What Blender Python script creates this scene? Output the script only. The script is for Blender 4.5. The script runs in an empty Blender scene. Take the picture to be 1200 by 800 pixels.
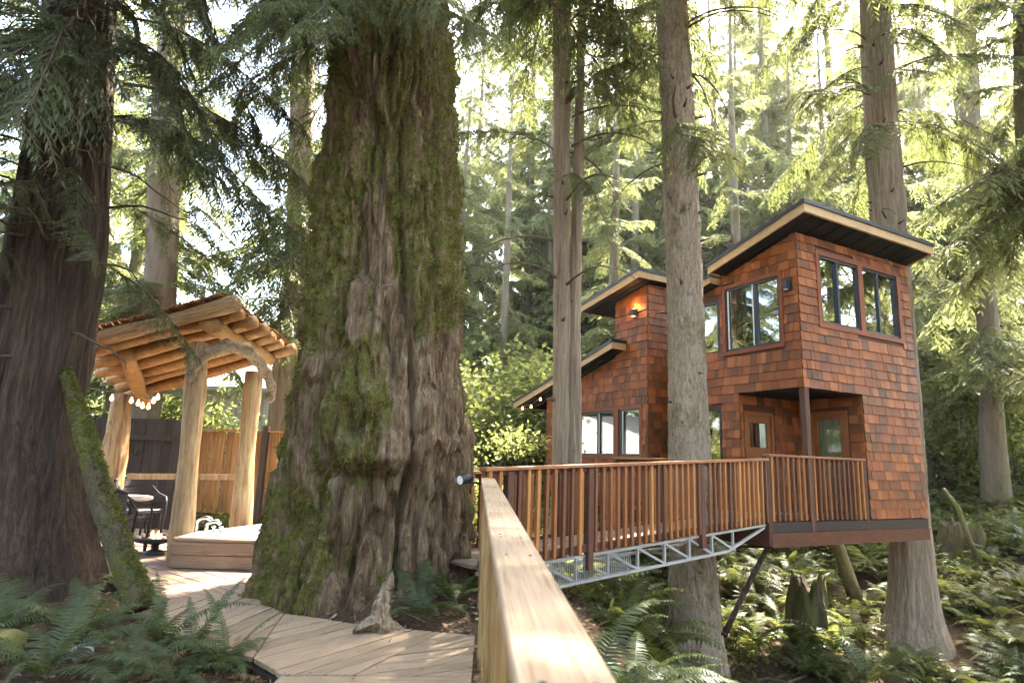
import bpy, bmesh, math, random
import numpy as np
from mathutils import Matrix, Vector

random.seed(11)
RNG = np.random.default_rng(11)
S = bpy.context.scene
COL = S.collection
RAD = math.radians

# ------------------------------------------------------------------ camera
FPX, PITCH, ROLL, YAW = 731.0, RAD(10.86), RAD(2.0), RAD(28.65)
EYE = np.array([0.0, 0.0, 1.4])
FW = np.array([0, math.cos(PITCH), math.sin(PITCH)])
UP0 = np.array([0, -math.sin(PITCH), math.cos(PITCH)])
RT0 = np.array([1.0, 0, 0])
RT = math.cos(ROLL) * RT0 + math.sin(ROLL) * UP0
UP = -math.sin(ROLL) * RT0 + math.cos(ROLL) * UP0
cam = bpy.data.cameras.new('camera')
cam.lens = FPX * 36 / 1200
cam.sensor_width = 36
cam.clip_start, cam.clip_end = 0.05, 2000
cam.dof.use_dof = True
cam.dof.focus_distance = 8.5
cam.dof.aperture_fstop = 3.2
cam_o = bpy.data.objects.new('camera', cam)
COL.objects.link(cam_o)
cam_o.matrix_world = Matrix(((RT[0], UP[0], -FW[0], EYE[0]), (RT[1], UP[1], -FW[1], EYE[1]),
                             (RT[2], UP[2], -FW[2], EYE[2]), (0, 0, 0, 1)))
S.camera = cam_o

# ------------------------------------------------------------------ light
SUN = Vector((0.50, 0.64, 1.22)).normalized()
SUN_EL = math.asin(SUN.z)
SUN_AZ = math.atan2(SUN.x, SUN.y)
W = bpy.data.worlds.new('World')
S.world = W
W.use_nodes = True
wn = W.node_tree
bg = wn.nodes['Background']
sky = wn.nodes.new('ShaderNodeTexSky')
sky.sky_type = 'NISHITA'
sky.sun_disc = False
sky.sun_elevation = SUN_EL
sky.sun_rotation = SUN_AZ
sky.air_density = 1.0
sky.dust_density = 4.0
sky.ozone_density = 1.0
wn.links.new(sky.outputs[0], bg.inputs[0])
bg.inputs[1].default_value = 0.15
sl = bpy.data.lights.new('sun', 'SUN')
sl.energy = 4.0
sl.angle = RAD(0.5)
sl.color = (1.0, 0.95, 0.87)
so = bpy.data.objects.new('sun', sl)
COL.objects.link(so)
so.rotation_euler = (-SUN).to_track_quat('-Z', 'Y').to_euler()
so.location = (10, 10, 30)

S.view_settings.view_transform = 'Standard'
S.view_settings.look = 'None'
S.view_settings.exposure = 3.55
S.view_settings.gamma = 1.0
S.view_settings.use_white_balance = True
S.view_settings.white_balance_temperature = 6950
S.view_settings.white_balance_tint = 6
S.view_settings.use_curve_mapping = False
S.render.engine = 'CYCLES'
S.cycles.use_denoising = True
S.cycles.use_adaptive_sampling = True
S.cycles.adaptive_threshold = 0.03
S.cycles.max_bounces = 5
S.cycles.diffuse_bounces = 3
S.cycles.glossy_bounces = 3
S.cycles.transmission_bounces = 4
S.cycles.transparent_max_bounces = 8
S.cycles.caustics_reflective = False
S.cycles.caustics_refractive = False


# ------------------------------------------------------------------ maths helpers
def ray(x, y):
    return FW + (x - 600) / FPX * RT - (y - 400) / FPX * UP


def at(x, y, Y):
    """point in the place that lies Y metres ahead, on the sight line of photo pixel x, y"""
    r = ray(x, y)
    return EYE + r * (Y / r[1])


def atz(x, y, Z):
    r = ray(x, y)
    return EYE + r * ((Z - EYE[2]) / r[2])


def _hash(ix, iy, iz, seed):
    h = (ix * 374761393 + iy * 668265263 + iz * 2147483647 + seed * 1274126177) & 0xFFFFFFFF
    h = ((h ^ (h >> 13)) * 1274126177) & 0xFFFFFFFF
    h = h ^ (h >> 16)
    return (h & 0xFFFFFF) / float(0xFFFFFF)


def vnoise(x, y, z, seed=0):
    x, y, z = np.broadcast_arrays(np.asarray(x, float), np.asarray(y, float), np.asarray(z, float))
    ix, iy, iz = np.floor(x).astype(np.int64), np.floor(y).astype(np.int64), np.floor(z).astype(np.int64)
    fx, fy, fz = x - ix, y - iy, z - iz
    fx, fy, fz = fx * fx * (3 - 2 * fx), fy * fy * (3 - 2 * fy), fz * fz * (3 - 2 * fz)
    def h(a, b, c):
        return _hash(ix + a, iy + b, iz + c, seed)
    x00 = h(0, 0, 0) * (1 - fx) + h(1, 0, 0) * fx
    x10 = h(0, 1, 0) * (1 - fx) + h(1, 1, 0) * fx
    x01 = h(0, 0, 1) * (1 - fx) + h(1, 0, 1) * fx
    x11 = h(0, 1, 1) * (1 - fx) + h(1, 1, 1) * fx
    y0 = x00 * (1 - fy) + x10 * fy
    y1 = x01 * (1 - fy) + x11 * fy
    return y0 * (1 - fz) + y1 * fz


def fbm(x, y, z, octaves=4, seed=0):
    s, a, t = 0, 1.0, 0
    for k in range(octaves):
        s = s + a * vnoise(x * 2 ** k, y * 2 ** k, z * 2 ** k, seed + k)
        t += a
        a *= 0.5
    return s / t


def sstep(a, b, x):
    t = np.clip((x - a) / (b - a), 0, 1)
    return t * t * (3 - 2 * t)


# house frame: u along the right-hand face, v along the left-hand face
HC = np.array([5.005, 10.6])
HR = np.array([math.cos(YAW), math.sin(YAW)])
HL = np.array([-math.sin(YAW), math.cos(YAW)])


def H(u, v, z):
    p = HC + u * HR + v * HL
    return (p[0], p[1], z)


def ground_z(x, y):
    x = np.asarray(x, float)
    y = np.asarray(y, float)
    edge = x - 0.10 * (y - 8)
    rav = -2.35 * sstep(0.6, 3.5, edge)
    rise = 0.24 * np.clip(y - 11.5, 0, 20) ** 1.0 * sstep(0.0, 4.0, x)
    rise = rise * (1 - 0.25 * sstep(12, 30, y))
    side = 0.16 * np.clip(x - 8.5, 0, 30)
    mound = 0.32 * np.exp(-(((x + 0.9) / 1.0) ** 2 + ((y - 7.0) / 1.2) ** 2))
    n = 0.30 * (fbm(x * 0.55, y * 0.55, 0.3, 3, 5) - 0.5) * (0.35 + 0.65 * sstep(0.2, 2, x))
    near = sstep(30, 60, np.hypot(x, y))
    return (-0.12 + rav + rise + side + mound + n) * (1 - near) + near * 1.5


# ------------------------------------------------------------------ object helpers
def tag(o, label=None, cat=None, group=None, kind=None):
    if label:
        o['label'] = label
    if cat:
        o['category'] = cat
    if group:
        o['group'] = group
    if kind:
        o['kind'] = kind
    return o


def empty(name, loc, label=None, cat=None, group=None):
    o = bpy.data.objects.new(name, None)
    o.empty_display_size = 0.2
    o.location = loc
    COL.objects.link(o)
    return tag(o, label, cat, group)


def root_loc(o):
    m = Vector((0, 0, 0))
    while o is not None:
        m = m + Vector(o.location)
        o = o.parent
    return m


def adopt(o, parent):
    """keep o where it is in the world (parents only carry a translation or were adopted themselves)"""
    o.parent = parent
    o.matrix_parent_inverse = parent_world(parent).inverted()
    return o


_PW = {}


def parent_world(p):
    if p.name in _PW:
        return _PW[p.name]
    m = p.matrix_basis.copy()
    if p.parent is not None:
        m = parent_world(p.parent) @ p.matrix_parent_inverse @ m
    _PW[p.name] = m
    return m


class MB:
    def __init__(self):
        self.v, self.f, self.m = [], [], []

    def add(self, verts, faces, mi=0):
        n = len(self.v)
        self.v.extend([tuple(map(float, p)) for p in verts])
        self.f.extend([tuple(i + n for i in f) for f in faces])
        self.m.extend([mi] * len(faces))
        return self

    def box(self, c, s, rot=None, mi=0):
        hx, hy, hz = s[0] / 2, s[1] / 2, s[2] / 2
        vs = [Vector((x, y, z)) for x in (-hx, hx) for y in (-hy, hy) for z in (-hz, hz)]
        if rot is not None:
            vs = [rot @ p for p in vs]
        vs = [(p.x + c[0], p.y + c[1], p.z + c[2]) for p in vs]
        return self.add(vs, [(0, 1, 3, 2), (4, 6, 7, 5), (0, 4, 5, 1), (2, 3, 7, 6), (0, 2, 6, 4), (1, 5, 7, 3)], mi)

    def bar(self, a, b, w, h, up=(0, 0, 1), mi=0):
        a, b = Vector(a), Vector(b)
        d = b - a
        X = d.normalized()
        upv = Vector(up)
        Y = upv.cross(X)
        if Y.length < 1e-4:
            Y = Vector((0, 1, 0)).cross(X)
        Y.normalize()
        Z = X.cross(Y)
        rot = Matrix((X, Y, Z)).transposed()
        return self.box((a + b) / 2, (d.length, w, h), rot, mi)

    def prism(self, poly, z0, z1, mi=0):
        n = len(poly)
        vs = [(p[0], p[1], z0) for p in poly] + [(p[0], p[1], z1) for p in poly]
        fs = [tuple(range(n - 1, -1, -1)), tuple(range(n, 2 * n))]
        fs += [(i, (i + 1) % n, n + (i + 1) % n, n + i) for i in range(n)]
        return self.add(vs, fs, mi)

    def hexa(self, b, t, mi=0):
        """bottom four and top four points, same order"""
        return self.add(list(b) + list(t), [(3, 2, 1, 0), (4, 5, 6, 7), (0, 1, 5, 4), (1, 2, 6, 5), (2, 3, 7, 6), (3, 0, 4, 7)], mi)

    def tube(self, pts, rad, n=8, mi=0, wob=0.0, seed=0, caps=True):
        pts = [Vector(p) for p in pts]
        if not hasattr(rad, '__len__'):
            rad = [rad] * len(pts)
        rr = random.Random(seed)
        vs, fs = [], []
        ref = None
        for i, p in enumerate(pts):
            t = (pts[min(i + 1, len(pts) - 1)] - pts[max(i - 1, 0)]).normalized()
            if ref is None:
                ref = Vector((0, 0, 1)) if abs(t.z) < 0.9 else Vector((1, 0, 0))
            x = ref - t * ref.dot(t)
            x.normalize()
            ref = x
            y = t.cross(x)
            for k in range(n):
                a = 2 * math.pi * k / n
                r = rad[i] * (1 + wob * (rr.random() - 0.5))
                vs.append(p + x * (math.cos(a) * r) + y * (math.sin(a) * r))
        for i in range(len(pts) - 1):
            for k in range(n):
                fs.append((i * n + k, i * n + (k + 1) % n, (i + 1) * n + (k + 1) % n, (i + 1) * n + k))
        if caps:
            fs.append(tuple(range(n - 1, -1, -1)))
            fs.append(tuple((len(pts) - 1) * n + k for k in range(n)))
        return self.add(vs, fs, mi)

    def lathe(self, c, prof, n=24, mi=0):
        vs, fs = [], []
        for r, z in prof:
            for k in range(n):
                a = 2 * math.pi * k / n
                vs.append((c[0] + r * math.cos(a), c[1] + r * math.sin(a), c[2] + z))
        for i in range(len(prof) - 1):
            for k in range(n):
                fs.append((i * n + k, i * n + (k + 1) % n, (i + 1) * n + (k + 1) % n, (i + 1) * n + k))
        return self.add(vs, fs, mi)

    def mesh(self, name, mats, smooth=False, bevel=0.0):
        me = bpy.data.meshes.new(name)
        me.from_pydata(self.v, [], self.f)
        for m in (mats if isinstance(mats, (list, tuple)) else [mats]):
            me.materials.append(m)
        if any(self.m):
            me.polygons.foreach_set('material_index', self.m)
        if bevel > 0:
            bm = bmesh.new()
            bm.from_mesh(me)
            bmesh.ops.bevel(bm, geom=list(bm.edges), offset=bevel, segments=1, affect='EDGES', clamp_overlap=True)
            bm.to_mesh(me)
            bm.free()
        if smooth:
            me.polygons.foreach_set('use_smooth', [True] * len(me.polygons))
        me.update()
        return me

    def build(self, name, mats, parent=None, smooth=False, bevel=0.0):
        o = bpy.data.objects.new(name, self.mesh(name, mats, smooth, bevel))
        COL.objects.link(o)
        if parent is not None:
            adopt(o, parent)
        return o


def np_mesh(name, V, F, mats, smooth=False, mi=None, attr=None):
    """V (n,3) and F (m,k) arrays"""
    V = np.asarray(V, np.float32)
    F = np.asarray(F, np.int32)
    me = bpy.data.meshes.new(name)
    me.vertices.add(len(V))
    me.vertices.foreach_set('co', V.ravel())
    k = F.shape[1]
    me.loops.add(F.size)
    me.loops.foreach_set('vertex_index', F.ravel())
    me.polygons.add(len(F))
    me.polygons.foreach_set('loop_start', np.arange(0, F.size, k, dtype=np.int32))
    me.polygons.foreach_set('loop_total', np.full(len(F), k, np.int32))
    for m in (mats if isinstance(mats, (list, tuple)) else [mats]):
        me.materials.append(m)
    if mi is not None:
        me.polygons.foreach_set('material_index', np.asarray(mi, np.int32))
    if smooth:
        me.polygons.foreach_set('use_smooth', np.ones(len(F), bool))
    me.update(calc_edges=True)
    if attr is not None:
        for nm, val in attr.items():
            a = me.attributes.new(nm, 'FLOAT', 'POINT')
            a.data.foreach_set('value', np.asarray(val, np.float32))
    me.validate()
    return me


def link(name, me, parent=None, loc=None, rot=None, scale=None, local=False):
    o = bpy.data.objects.new(name, me)
    COL.objects.link(o)
    if loc is not None:
        o.location = loc
    if rot is not None:
        o.rotation_euler = rot
    if scale is not None:
        o.scale = scale
    if parent is not None:
        if local:
            o.parent = parent
        else:
            adopt(o, parent)
    return o


# ------------------------------------------------------------------ materials
MATS = {}


class NT:
    def __init__(self, name):
        m = bpy.data.materials.new(name)
        m.use_nodes = True
        self.m, self.t = m, m.node_tree
        self.b = self.t.nodes['Principled BSDF']
        self.out = self.t.nodes['Material Output']
        MATS[name] = m

    def n(self, ty, **kw):
        nd = self.t.nodes.new('ShaderNode' + ty)
        for k, v in kw.items():
            if k in nd.inputs:
                nd.inputs[k].default_value = v
            else:
                setattr(nd, k, v)
        return nd

    def l(self, a, b):
        self.t.links.new(a, b)

    def coords(self, scale=(1, 1, 1), kind='Object'):
        tc = self.n('TexCoord')
        mp = self.n('Mapping')
        mp.inputs['Scale'].default_value = scale
        self.l(tc.outputs[kind], mp.inputs['Vector'])
        return mp.outputs[0]

    def noise(self, vec, scale=5, detail=4, rough=0.6, dist=0.0):
        nd = self.n('TexNoise')
        nd.inputs['Scale'].default_value = scale
        nd.inputs['Detail'].default_value = detail
        nd.inputs['Roughness'].default_value = rough
        nd.inputs['Distortion'].default_value = dist
        self.l(vec, nd.inputs['Vector'])
        return nd.outputs['Fac']

    def ramp(self, fac, stops):
        nd = self.n('ValToRGB')
        cr = nd.color_ramp
        while len(cr.elements) < len(stops):
            cr.elements.new(0.5)
        for e, (p, c) in zip(cr.elements, stops):
            e.position = p
            e.color = (c[0], c[1], c[2], 1) if hasattr(c, '__len__') else (c, c, c, 1)
        self.l(fac, nd.inputs[0])
        return nd.outputs[0]

    def math(self, op, a, b=None):
        nd = self.n('Math', operation=op)
        for i, v in enumerate((a, b)):
            if v is None:
                continue
            if isinstance(v, (int, float)):
                nd.inputs[i].default_value = v
            else:
                self.l(v, nd.inputs[i])
        return nd.outputs[0]

    def mix(self, fac, a, b, mode='MIX'):
        nd = self.n('Mix', data_type='RGBA', blend_type=mode)
        for sock, v in ((nd.inputs[0], fac), (nd.inputs[6], a), (nd.inputs[7], b)):
            if isinstance(v, (int, float)):
                sock.default_value = v
            elif hasattr(v, 'is_linked'):
                self.l(v, sock)
            else:
                sock.default_value = (v[0], v[1], v[2], 1)
        return nd.outputs[2]

    def random(self):
        """one number for each object and each loose piece of a joined object"""
        oi = self.n('ObjectInfo')
        ge = self.n('NewGeometry')
        return self.math('FRACT', self.math('ADD', oi.outputs['Random'], ge.outputs['Random Per Island']))

    def bump(self, h, strength=0.3, dist=0.02):
        nd = self.n('Bump')
        nd.inputs['Strength'].default_value = strength
        nd.inputs['Distance'].default_value = dist
        self.l(h, nd.inputs['Height'])
        self.l(nd.outputs[0], self.b.inputs['Normal'])

    def done(self, col=None, rough=0.7, spec=0.3):
        if col is not None:
            if hasattr(col, 'is_linked'):
                self.l(col, self.b.inputs['Base Color'])
            else:
                self.b.inputs['Base Color'].default_value = (col[0], col[1], col[2], 1)
        self.b.inputs['Roughness'].default_value = rough
        self.b.inputs['Specular IOR Level'].default_value = spec
        return self.m


def wood(name, stops, grain=(1, 14, 14), nscale=3.0, rough=0.65, bump=0.25, var=0.0, spec=0.25, knots=False, tint=None):
    t = NT(name)
    v = t.coords(grain)
    r = t.random()
    oi = t.n('VectorMath', operation='ADD')
    t.l(v, oi.inputs[0])
    cx = t.n('CombineXYZ')
    t.l(t.math('MULTIPLY', r, 37.0), cx.inputs[0])
    t.l(t.math('MULTIPLY', r, 91.0), cx.inputs[1])
    t.l(cx.outputs[0], oi.inputs[1])
    v2 = oi.outputs[0]
    n1 = t.noise(v2, nscale, 6, 0.65, 0.4)
    col = t.ramp(n1, stops)
    blot = t.noise(t.coords((1, 1, 1)), 2.3, 3, 0.6)
    col = t.mix(0.35, col, t.ramp(blot, [(0.3, 0.45), (0.7, 1.0)]), 'MULTIPLY')
    if knots:
        vo = t.n('TexVoronoi')
        vo.inputs['Scale'].default_value = 1.0
        t.l(t.coords((1.6, 7, 7)), vo.inputs['Vector'])
        k = t.ramp(vo.outputs['Distance'], [(0.05, 1.0), (0.14, 0.0)])
        col = t.mix(t.math('MULTIPLY', k, 0.6), col, (0.10, 0.05, 0.025))
    if var > 0:
        hs = t.n('HueSaturation')
        mr = t.n('MapRange')
        t.l(r, mr.inputs[0])
        mr.inputs[3].default_value = 1 - var
        mr.inputs[4].default_value = 1 + var
        t.l(mr.outputs[0], hs.inputs['Value'])
        t.l(col, hs.inputs['Color'])
        col = hs.outputs[0]
    t.bump(n1, bump, 0.01)
    return t.done(col, rough, spec)


def plain(name, col, rough=0.6, spec=0.3, metal=0.0, nz=0.0, nscale=12):
    t = NT(name)
    if nz > 0:
        n1 = t.noise(t.coords((1, 1, 1)), nscale, 4, 0.6)
        c = t.ramp(n1, [(0.25, [k * (1 - nz) for k in col]), (0.75, [min(1, k * (1 + nz)) for k in col])])
        t.bump(n1, 0.15, 0.01)
        t.done(c, rough, spec)
    else:
        t.done(col, rough, spec)
    t.b.inputs['Metallic'].default_value = metal
    return t.m


def leaf(name, cols, trans=0.45, rough=0.5, yel=(0.20, 0.24, 0.03), tscale=1.6):
    t = NT(name)
    r = t.random()
    n1 = t.noise(t.coords((1, 1, 1)), 0.9, 2, 0.5)
    f = t.math('ADD', t.math('MULTIPLY', r, 0.55), t.math('MULTIPLY', n1, 0.5))
    k = len(cols)
    col = t.ramp(f, [(0.12 + 0.8 * i / max(1, k - 1), c) for i, c in enumerate(cols)])
    t.done(col, rough, 0.35)
    tr = t.n('BsdfTranslucent')
    tcol = t.mix(0.55, col, yel)
    t.l(tcol, tr.inputs['Color'])
    mx = t.n('MixShader')
    mx.inputs[0].default_value = trans
    t.l(t.b.outputs[0], mx.inputs[1])
    t.l(tr.outputs[0], mx.inputs[2])
    t.l(mx.outputs[0], t.out.inputs['Surface'])
    return t.m


def bark(name, stops, fiss=(5, 5, 0.9), scale=2.2, moss=None, bump=0.7, mosscov=0.5, attr=None, mossz=None, bdist=0.05):
    t = NT(name)
    v = t.coords(fiss)
    n1 = t.noise(v, scale, 7, 0.65, 0.6)
    n2 = t.noise(t.coords((2.0, 2.0, 0.7)), 1.3, 4, 0.6)
    n3 = t.noise(t.coords(tuple(4 * k for k in fiss)), scale, 5, 0.7, 0.3)
    f = t.math('ADD', t.math('ADD', t.math('MULTIPLY', n1, 0.5), t.math('MULTIPLY', n2, 0.18)), t.math('MULTIPLY', n3, 0.32))
    col = t.ramp(f, stops)
    if moss is not None:
        if attr:
            a = t.n('Attribute', attribute_name=attr)
            base = a.outputs['Fac']
        else:
            base = t.ramp(t.noise(t.coords((1.5, 1.5, 0.8)), 1.5, 4, 0.65), [(mosscov, 0.0), (mosscov + 0.13, 1.0)])
        mcol = t.ramp(t.noise(t.coords((1, 1, 1)), 22, 5, 0.7), [(0.3, moss[0]), (0.68, moss[1])])
        brk = t.ramp(t.noise(t.coords((1, 1, 0.6)), 14, 4, 0.7), [(0.40, 0.05), (0.57, 1.0)])
        fac = t.math('MULTIPLY', base, brk)
        col = t.mix(fac, col, mcol)
    h = t.math('ADD', n1, t.math('MULTIPLY', n3, 0.45))
    t.bump(h, bump, bdist)
    return t.done(col, 0.85, 0.15)


M_GIANT = bark('giant_bark', [(0.34, (0.036, 0.022, 0.012)), (0.44, (0.130, 0.076, 0.040)), (0.52, (0.235, 0.155, 0.088)), (0.62, (0.39, 0.305, 0.195))],
               (6.5, 6.5, 1.0), 2.4, ((0.065, 0.066, 0.011), (0.190, 0.185, 0.034)), 1.0, attr='moss', bdist=0.12)
M_CEDAR = bark('cedar_bark', [(0.36, (0.018, 0.013, 0.009)), (0.5, (0.062, 0.041, 0.029)), (0.64, (0.135, 0.095, 0.067))],
               (7, 7, 0.5), 2.4, ((0.03, 0.04, 0.010), (0.07, 0.085, 0.02)), 0.8, 0.60)
M_FIR = bark('fir_bark', [(0.34, (0.070, 0.048, 0.030)), (0.46, (0.245, 0.185, 0.125)), (0.62, (0.44, 0.36, 0.265))],
             (10, 10, 2.6), 2.4, ((0.055, 0.055, 0.014), (0.12, 0.115, 0.03)), 0.9, 0.52)
M_PALEB = bark('pale_cedar_bark', [(0.34, (0.085, 0.059, 0.039)), (0.48, (0.225, 0.165, 0.112)), (0.64, (0.37, 0.285, 0.20))],
               (9, 9, 0.45), 2.4, ((0.07, 0.085, 0.02), (0.13, 0.15, 0.04)), 0.5, 0.60)
M_FARB = bark('far_bark', [(0.25, (0.10, 0.08, 0.055)), (0.6, (0.24, 0.19, 0.135)), (0.8, (0.33, 0.27, 0.20))],
              (6, 6, 0.7), 2.0, ((0.07, 0.09, 0.02), (0.14, 0.16, 0.04)), 0.5, 0.52)
M_MOSSY = bark('mossy_bark', [(0.3, (0.05, 0.038, 0.025)), (0.7, (0.16, 0.12, 0.08))],
               (6, 6, 1), 2.0, ((0.055, 0.065, 0.010), (0.15, 0.165, 0.03)), 0.9, 0.40)
M_TWIG = plain('twig', (0.10, 0.075, 0.05), 0.85, 0.1, nz=0.4)
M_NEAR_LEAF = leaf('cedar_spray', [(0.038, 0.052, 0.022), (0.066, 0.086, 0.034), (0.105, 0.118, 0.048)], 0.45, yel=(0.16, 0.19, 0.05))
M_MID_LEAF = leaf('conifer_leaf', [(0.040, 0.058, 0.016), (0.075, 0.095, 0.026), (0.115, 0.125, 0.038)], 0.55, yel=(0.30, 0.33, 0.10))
M_FAR_LEAF = leaf('sunlit_leaf', [(0.065, 0.085, 0.020), (0.115, 0.130, 0.032), (0.17, 0.17, 0.055)], 0.6, yel=(0.40, 0.43, 0.17))  # far foliage: brightness of sun and haze painted into a paler leaf
M_SHRUB = leaf('shrub_leaf', [(0.07, 0.095, 0.018), (0.12, 0.14, 0.026), (0.16, 0.165, 0.045)], 0.6, yel=(0.42, 0.45, 0.13))
M_FERN = leaf('fern_leaf', [(0.026, 0.043, 0.018), (0.052, 0.078, 0.028), (0.095, 0.108, 0.042)], 0.4, 0.45, yel=(0.20, 0.22, 0.05))
M_FERN2 = leaf('slope_fern_leaf', [(0.045, 0.065, 0.018), (0.085, 0.105, 0.032), (0.14, 0.145, 0.055)], 0.45, 0.40, yel=(0.24, 0.25, 0.05))
M_MOSS = leaf('moss', [(0.065, 0.066, 0.011), (0.13, 0.13, 0.022), (0.20, 0.195, 0.036)], 0.3, 0.9, yel=(0.16, 0.18, 0.02))

# soil
t = NT('forest_soil')
a = t.noise(t.coords((1, 1, 1)), 1.6, 6, 0.65)
b = t.noise(t.coords((1, 1, 1)), 26, 5, 0.7)
f = t.math('ADD', t.math('MULTIPLY', a, 0.5), t.math('MULTIPLY', b, 0.5))
c = t.ramp(f, [(0.3, (0.025, 0.016, 0.010)), (0.48, (0.075, 0.048, 0.030)), (0.62, (0.14, 0.095, 0.06)), (0.75, (0.23, 0.17, 0.11))])
t.bump(b, 0.8, 0.06)
M_SOIL = t.done(c, 0.95, 0.1)

# shingles
t = NT('cedar_shingle')
r = t.random()
gr = t.noise(t.coords((26, 26, 1.6)), 3.0, 5, 0.6)
base = t.ramp(r, [(0.0, (0.125, 0.048, 0.018)), (0.25, (0.190, 0.062, 0.020)), (0.5, (0.255, 0.075, 0.021)), (0.8, (0.33, 0.096, 0.025)), (1.0, (0.41, 0.134, 0.035))])
col = t.mix(0.55, base, t.ramp(gr, [(0.25, 0.35), (0.65, 1.0)]), 'MULTIPLY')
t.bump(gr, 0.35, 0.008)
M_SHINGLE = t.done(col, 0.5, 0.22)
M_WALL = wood('wall_sheathing', [(0.3, (0.055, 0.022, 0.013)), (0.7, (0.13, 0.045, 0.02))], (14, 14, 1))
M_TRIM = wood('trim_wood', [(0.3, (0.17, 0.046, 0.018)), (0.7, (0.29, 0.080, 0.028))], (12, 12, 12), 3, 0.5, 0.1)
M_DOORW = wood('door_wood', [(0.3, (0.19, 0.062, 0.018)), (0.7, (0.33, 0.115, 0.030))], (20, 20, 1.2), 3, 0.4, 0.1)
M_SKIRT = wood('beam_wood', [(0.3, (0.06, 0.024, 0.014)), (0.7, (0.17, 0.056, 0.026))], (2, 2, 20), 3, 0.55, 0.15)
M_SKIRTD = wood('dark_beam', [(0.3, (0.022, 0.017, 0.015)), (0.7, (0.06, 0.042, 0.034))], (2, 2, 20), 3, 0.5, 0.15)
M_POST = wood('post_wood', [(0.3, (0.055, 0.026, 0.017)), (0.7, (0.135, 0.058, 0.032))], (18, 18, 1), 3, 0.6, 0.2, 0.2)
M_RAILW = wood('handrail_wood', [(0.3, (0.22, 0.085, 0.035)), (0.7, (0.38, 0.165, 0.075))], (3, 3, 20), 3, 0.5, 0.15)
t = NT('baluster_wood')
r = t.random()
gr = t.noise(t.coords((24, 24, 1.4)), 3.0, 5, 0.6)
base = t.ramp(r, [(0.0, (0.11, 0.042, 0.020)), (0.3, (0.18, 0.066, 0.026)), (0.55, (0.27, 0.096, 0.030)), (0.8, (0.37, 0.140, 0.038)), (1.0, (0.47, 0.205, 0.058))])
col = t.mix(0.5, base, t.ramp(gr, [(0.25, 0.5), (0.65, 1.0)]), 'MULTIPLY')
M_BAL = t.done(col, 0.5, 0.35)
M_BDECK = wood('bridge_deck_wood', [(0.3, (0.12, 0.09, 0.065)), (0.7, (0.28, 0.21, 0.15))], (2, 20, 20), 3, 0.75, 0.2, 0.2)
M_DECK = wood('deck_wood', [(0.32, (0.19, 0.122, 0.072)), (0.48, (0.29, 0.205, 0.130)), (0.68, (0.38, 0.285, 0.19))], (1.4, 34, 34), 3, 0.7, 0.25, 0.14, knots=True)
M_PATIO = wood('patio_wood', [(0.34, (0.17, 0.108, 0.075)), (0.5, (0.28, 0.19, 0.14)), (0.66, (0.36, 0.265, 0.20))], (1.2, 16, 16), 3, 0.7, 0.2, 0.12)
M_LUMBER = wood('fresh_lumber', [(0.32, (0.20, 0.130, 0.075)), (0.46, (0.29, 0.205, 0.130)), (0.68, (0.36, 0.270, 0.185))], (1.3, 34, 34), 2.4, 0.65, 0.25, 0.05, knots=True)
M_LUMBERV = wood('fresh_post', [(0.35, (0.21, 0.12, 0.045)), (0.5, (0.32, 0.20, 0.08)), (0.65, (0.42, 0.29, 0.13))], (13, 13, 1.0), 2.4, 0.6, 0.3, 0.08)
M_LOG = wood('peeled_log', [(0.34, (0.22, 0.12, 0.055)), (0.5, (0.40, 0.25, 0.125)), (0.66, (0.52, 0.36, 0.20))], (9, 9, 0.9), 2.4, 0.55, 0.2, 0.08)
M_LOGH = wood('purlin_log', [(0.28, (0.30, 0.145, 0.055)), (0.5, (0.46, 0.245, 0.095)), (0.72, (0.58, 0.35, 0.165))], (1.2, 6, 6), 2.4, 0.5, 0.2, 0.08)
M_SHAKE = wood('roof_shake', [(0.3, (0.14, 0.055, 0.022)), (0.7, (0.36, 0.155, 0.06))], (8, 1.5, 8), 3, 0.6, 0.3, 0.3)
M_DRIFT = wood('driftwood', [(0.34, (0.15, 0.095, 0.055)), (0.5, (0.30, 0.205, 0.125)), (0.66, (0.42, 0.31, 0.205))], (4, 4, 4), 3, 0.75, 0.5)
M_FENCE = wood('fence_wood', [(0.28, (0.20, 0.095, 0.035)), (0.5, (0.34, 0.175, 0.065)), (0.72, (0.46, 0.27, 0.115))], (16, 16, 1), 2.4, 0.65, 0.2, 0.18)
M_FENCED = wood('shade_painted_fence_wood', [(0.28, (0.028, 0.020, 0.016)), (0.72, (0.075, 0.052, 0.04))], (16, 16, 1), 2.4, 0.7, 0.2, 0.2)
M_TUBW = wood('tub_wood', [(0.28, (0.20, 0.115, 0.07)), (0.5, (0.32, 0.20, 0.125)), (0.72, (0.42, 0.29, 0.20))], (1.2, 1.2, 14), 2.4, 0.65, 0.2, 0.1)
M_STUMP = wood('weathered_stump', [(0.34, (0.09, 0.06, 0.036)), (0.5, (0.22, 0.16, 0.10)), (0.66, (0.38, 0.295, 0.20))], (9, 9, 1.5), 3, 0.8, 0.6)
M_FASCIA = wood('fascia_wood', [(0.28, (0.46, 0.29, 0.13)), (0.72, (0.62, 0.43, 0.23))], (2, 2, 16), 2.4, 0.6, 0.1)
M_ROOF = plain('roof_membrane', (0.014, 0.014, 0.016), 0.7, 0.3, nz=0.3, nscale=20)
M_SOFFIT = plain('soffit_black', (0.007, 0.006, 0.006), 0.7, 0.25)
M_FRAME = plain('window_frame_black', (0.022, 0.024, 0.028), 0.4, 0.4)
M_STRIP = plain('window_strip_grey', (0.62, 0.60, 0.55), 0.4, 0.4)
M_STEEL = plain('galvanised_steel', (0.36, 0.36, 0.35), 0.45, 0.5, 0.25, nz=0.15, nscale=9)
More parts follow.
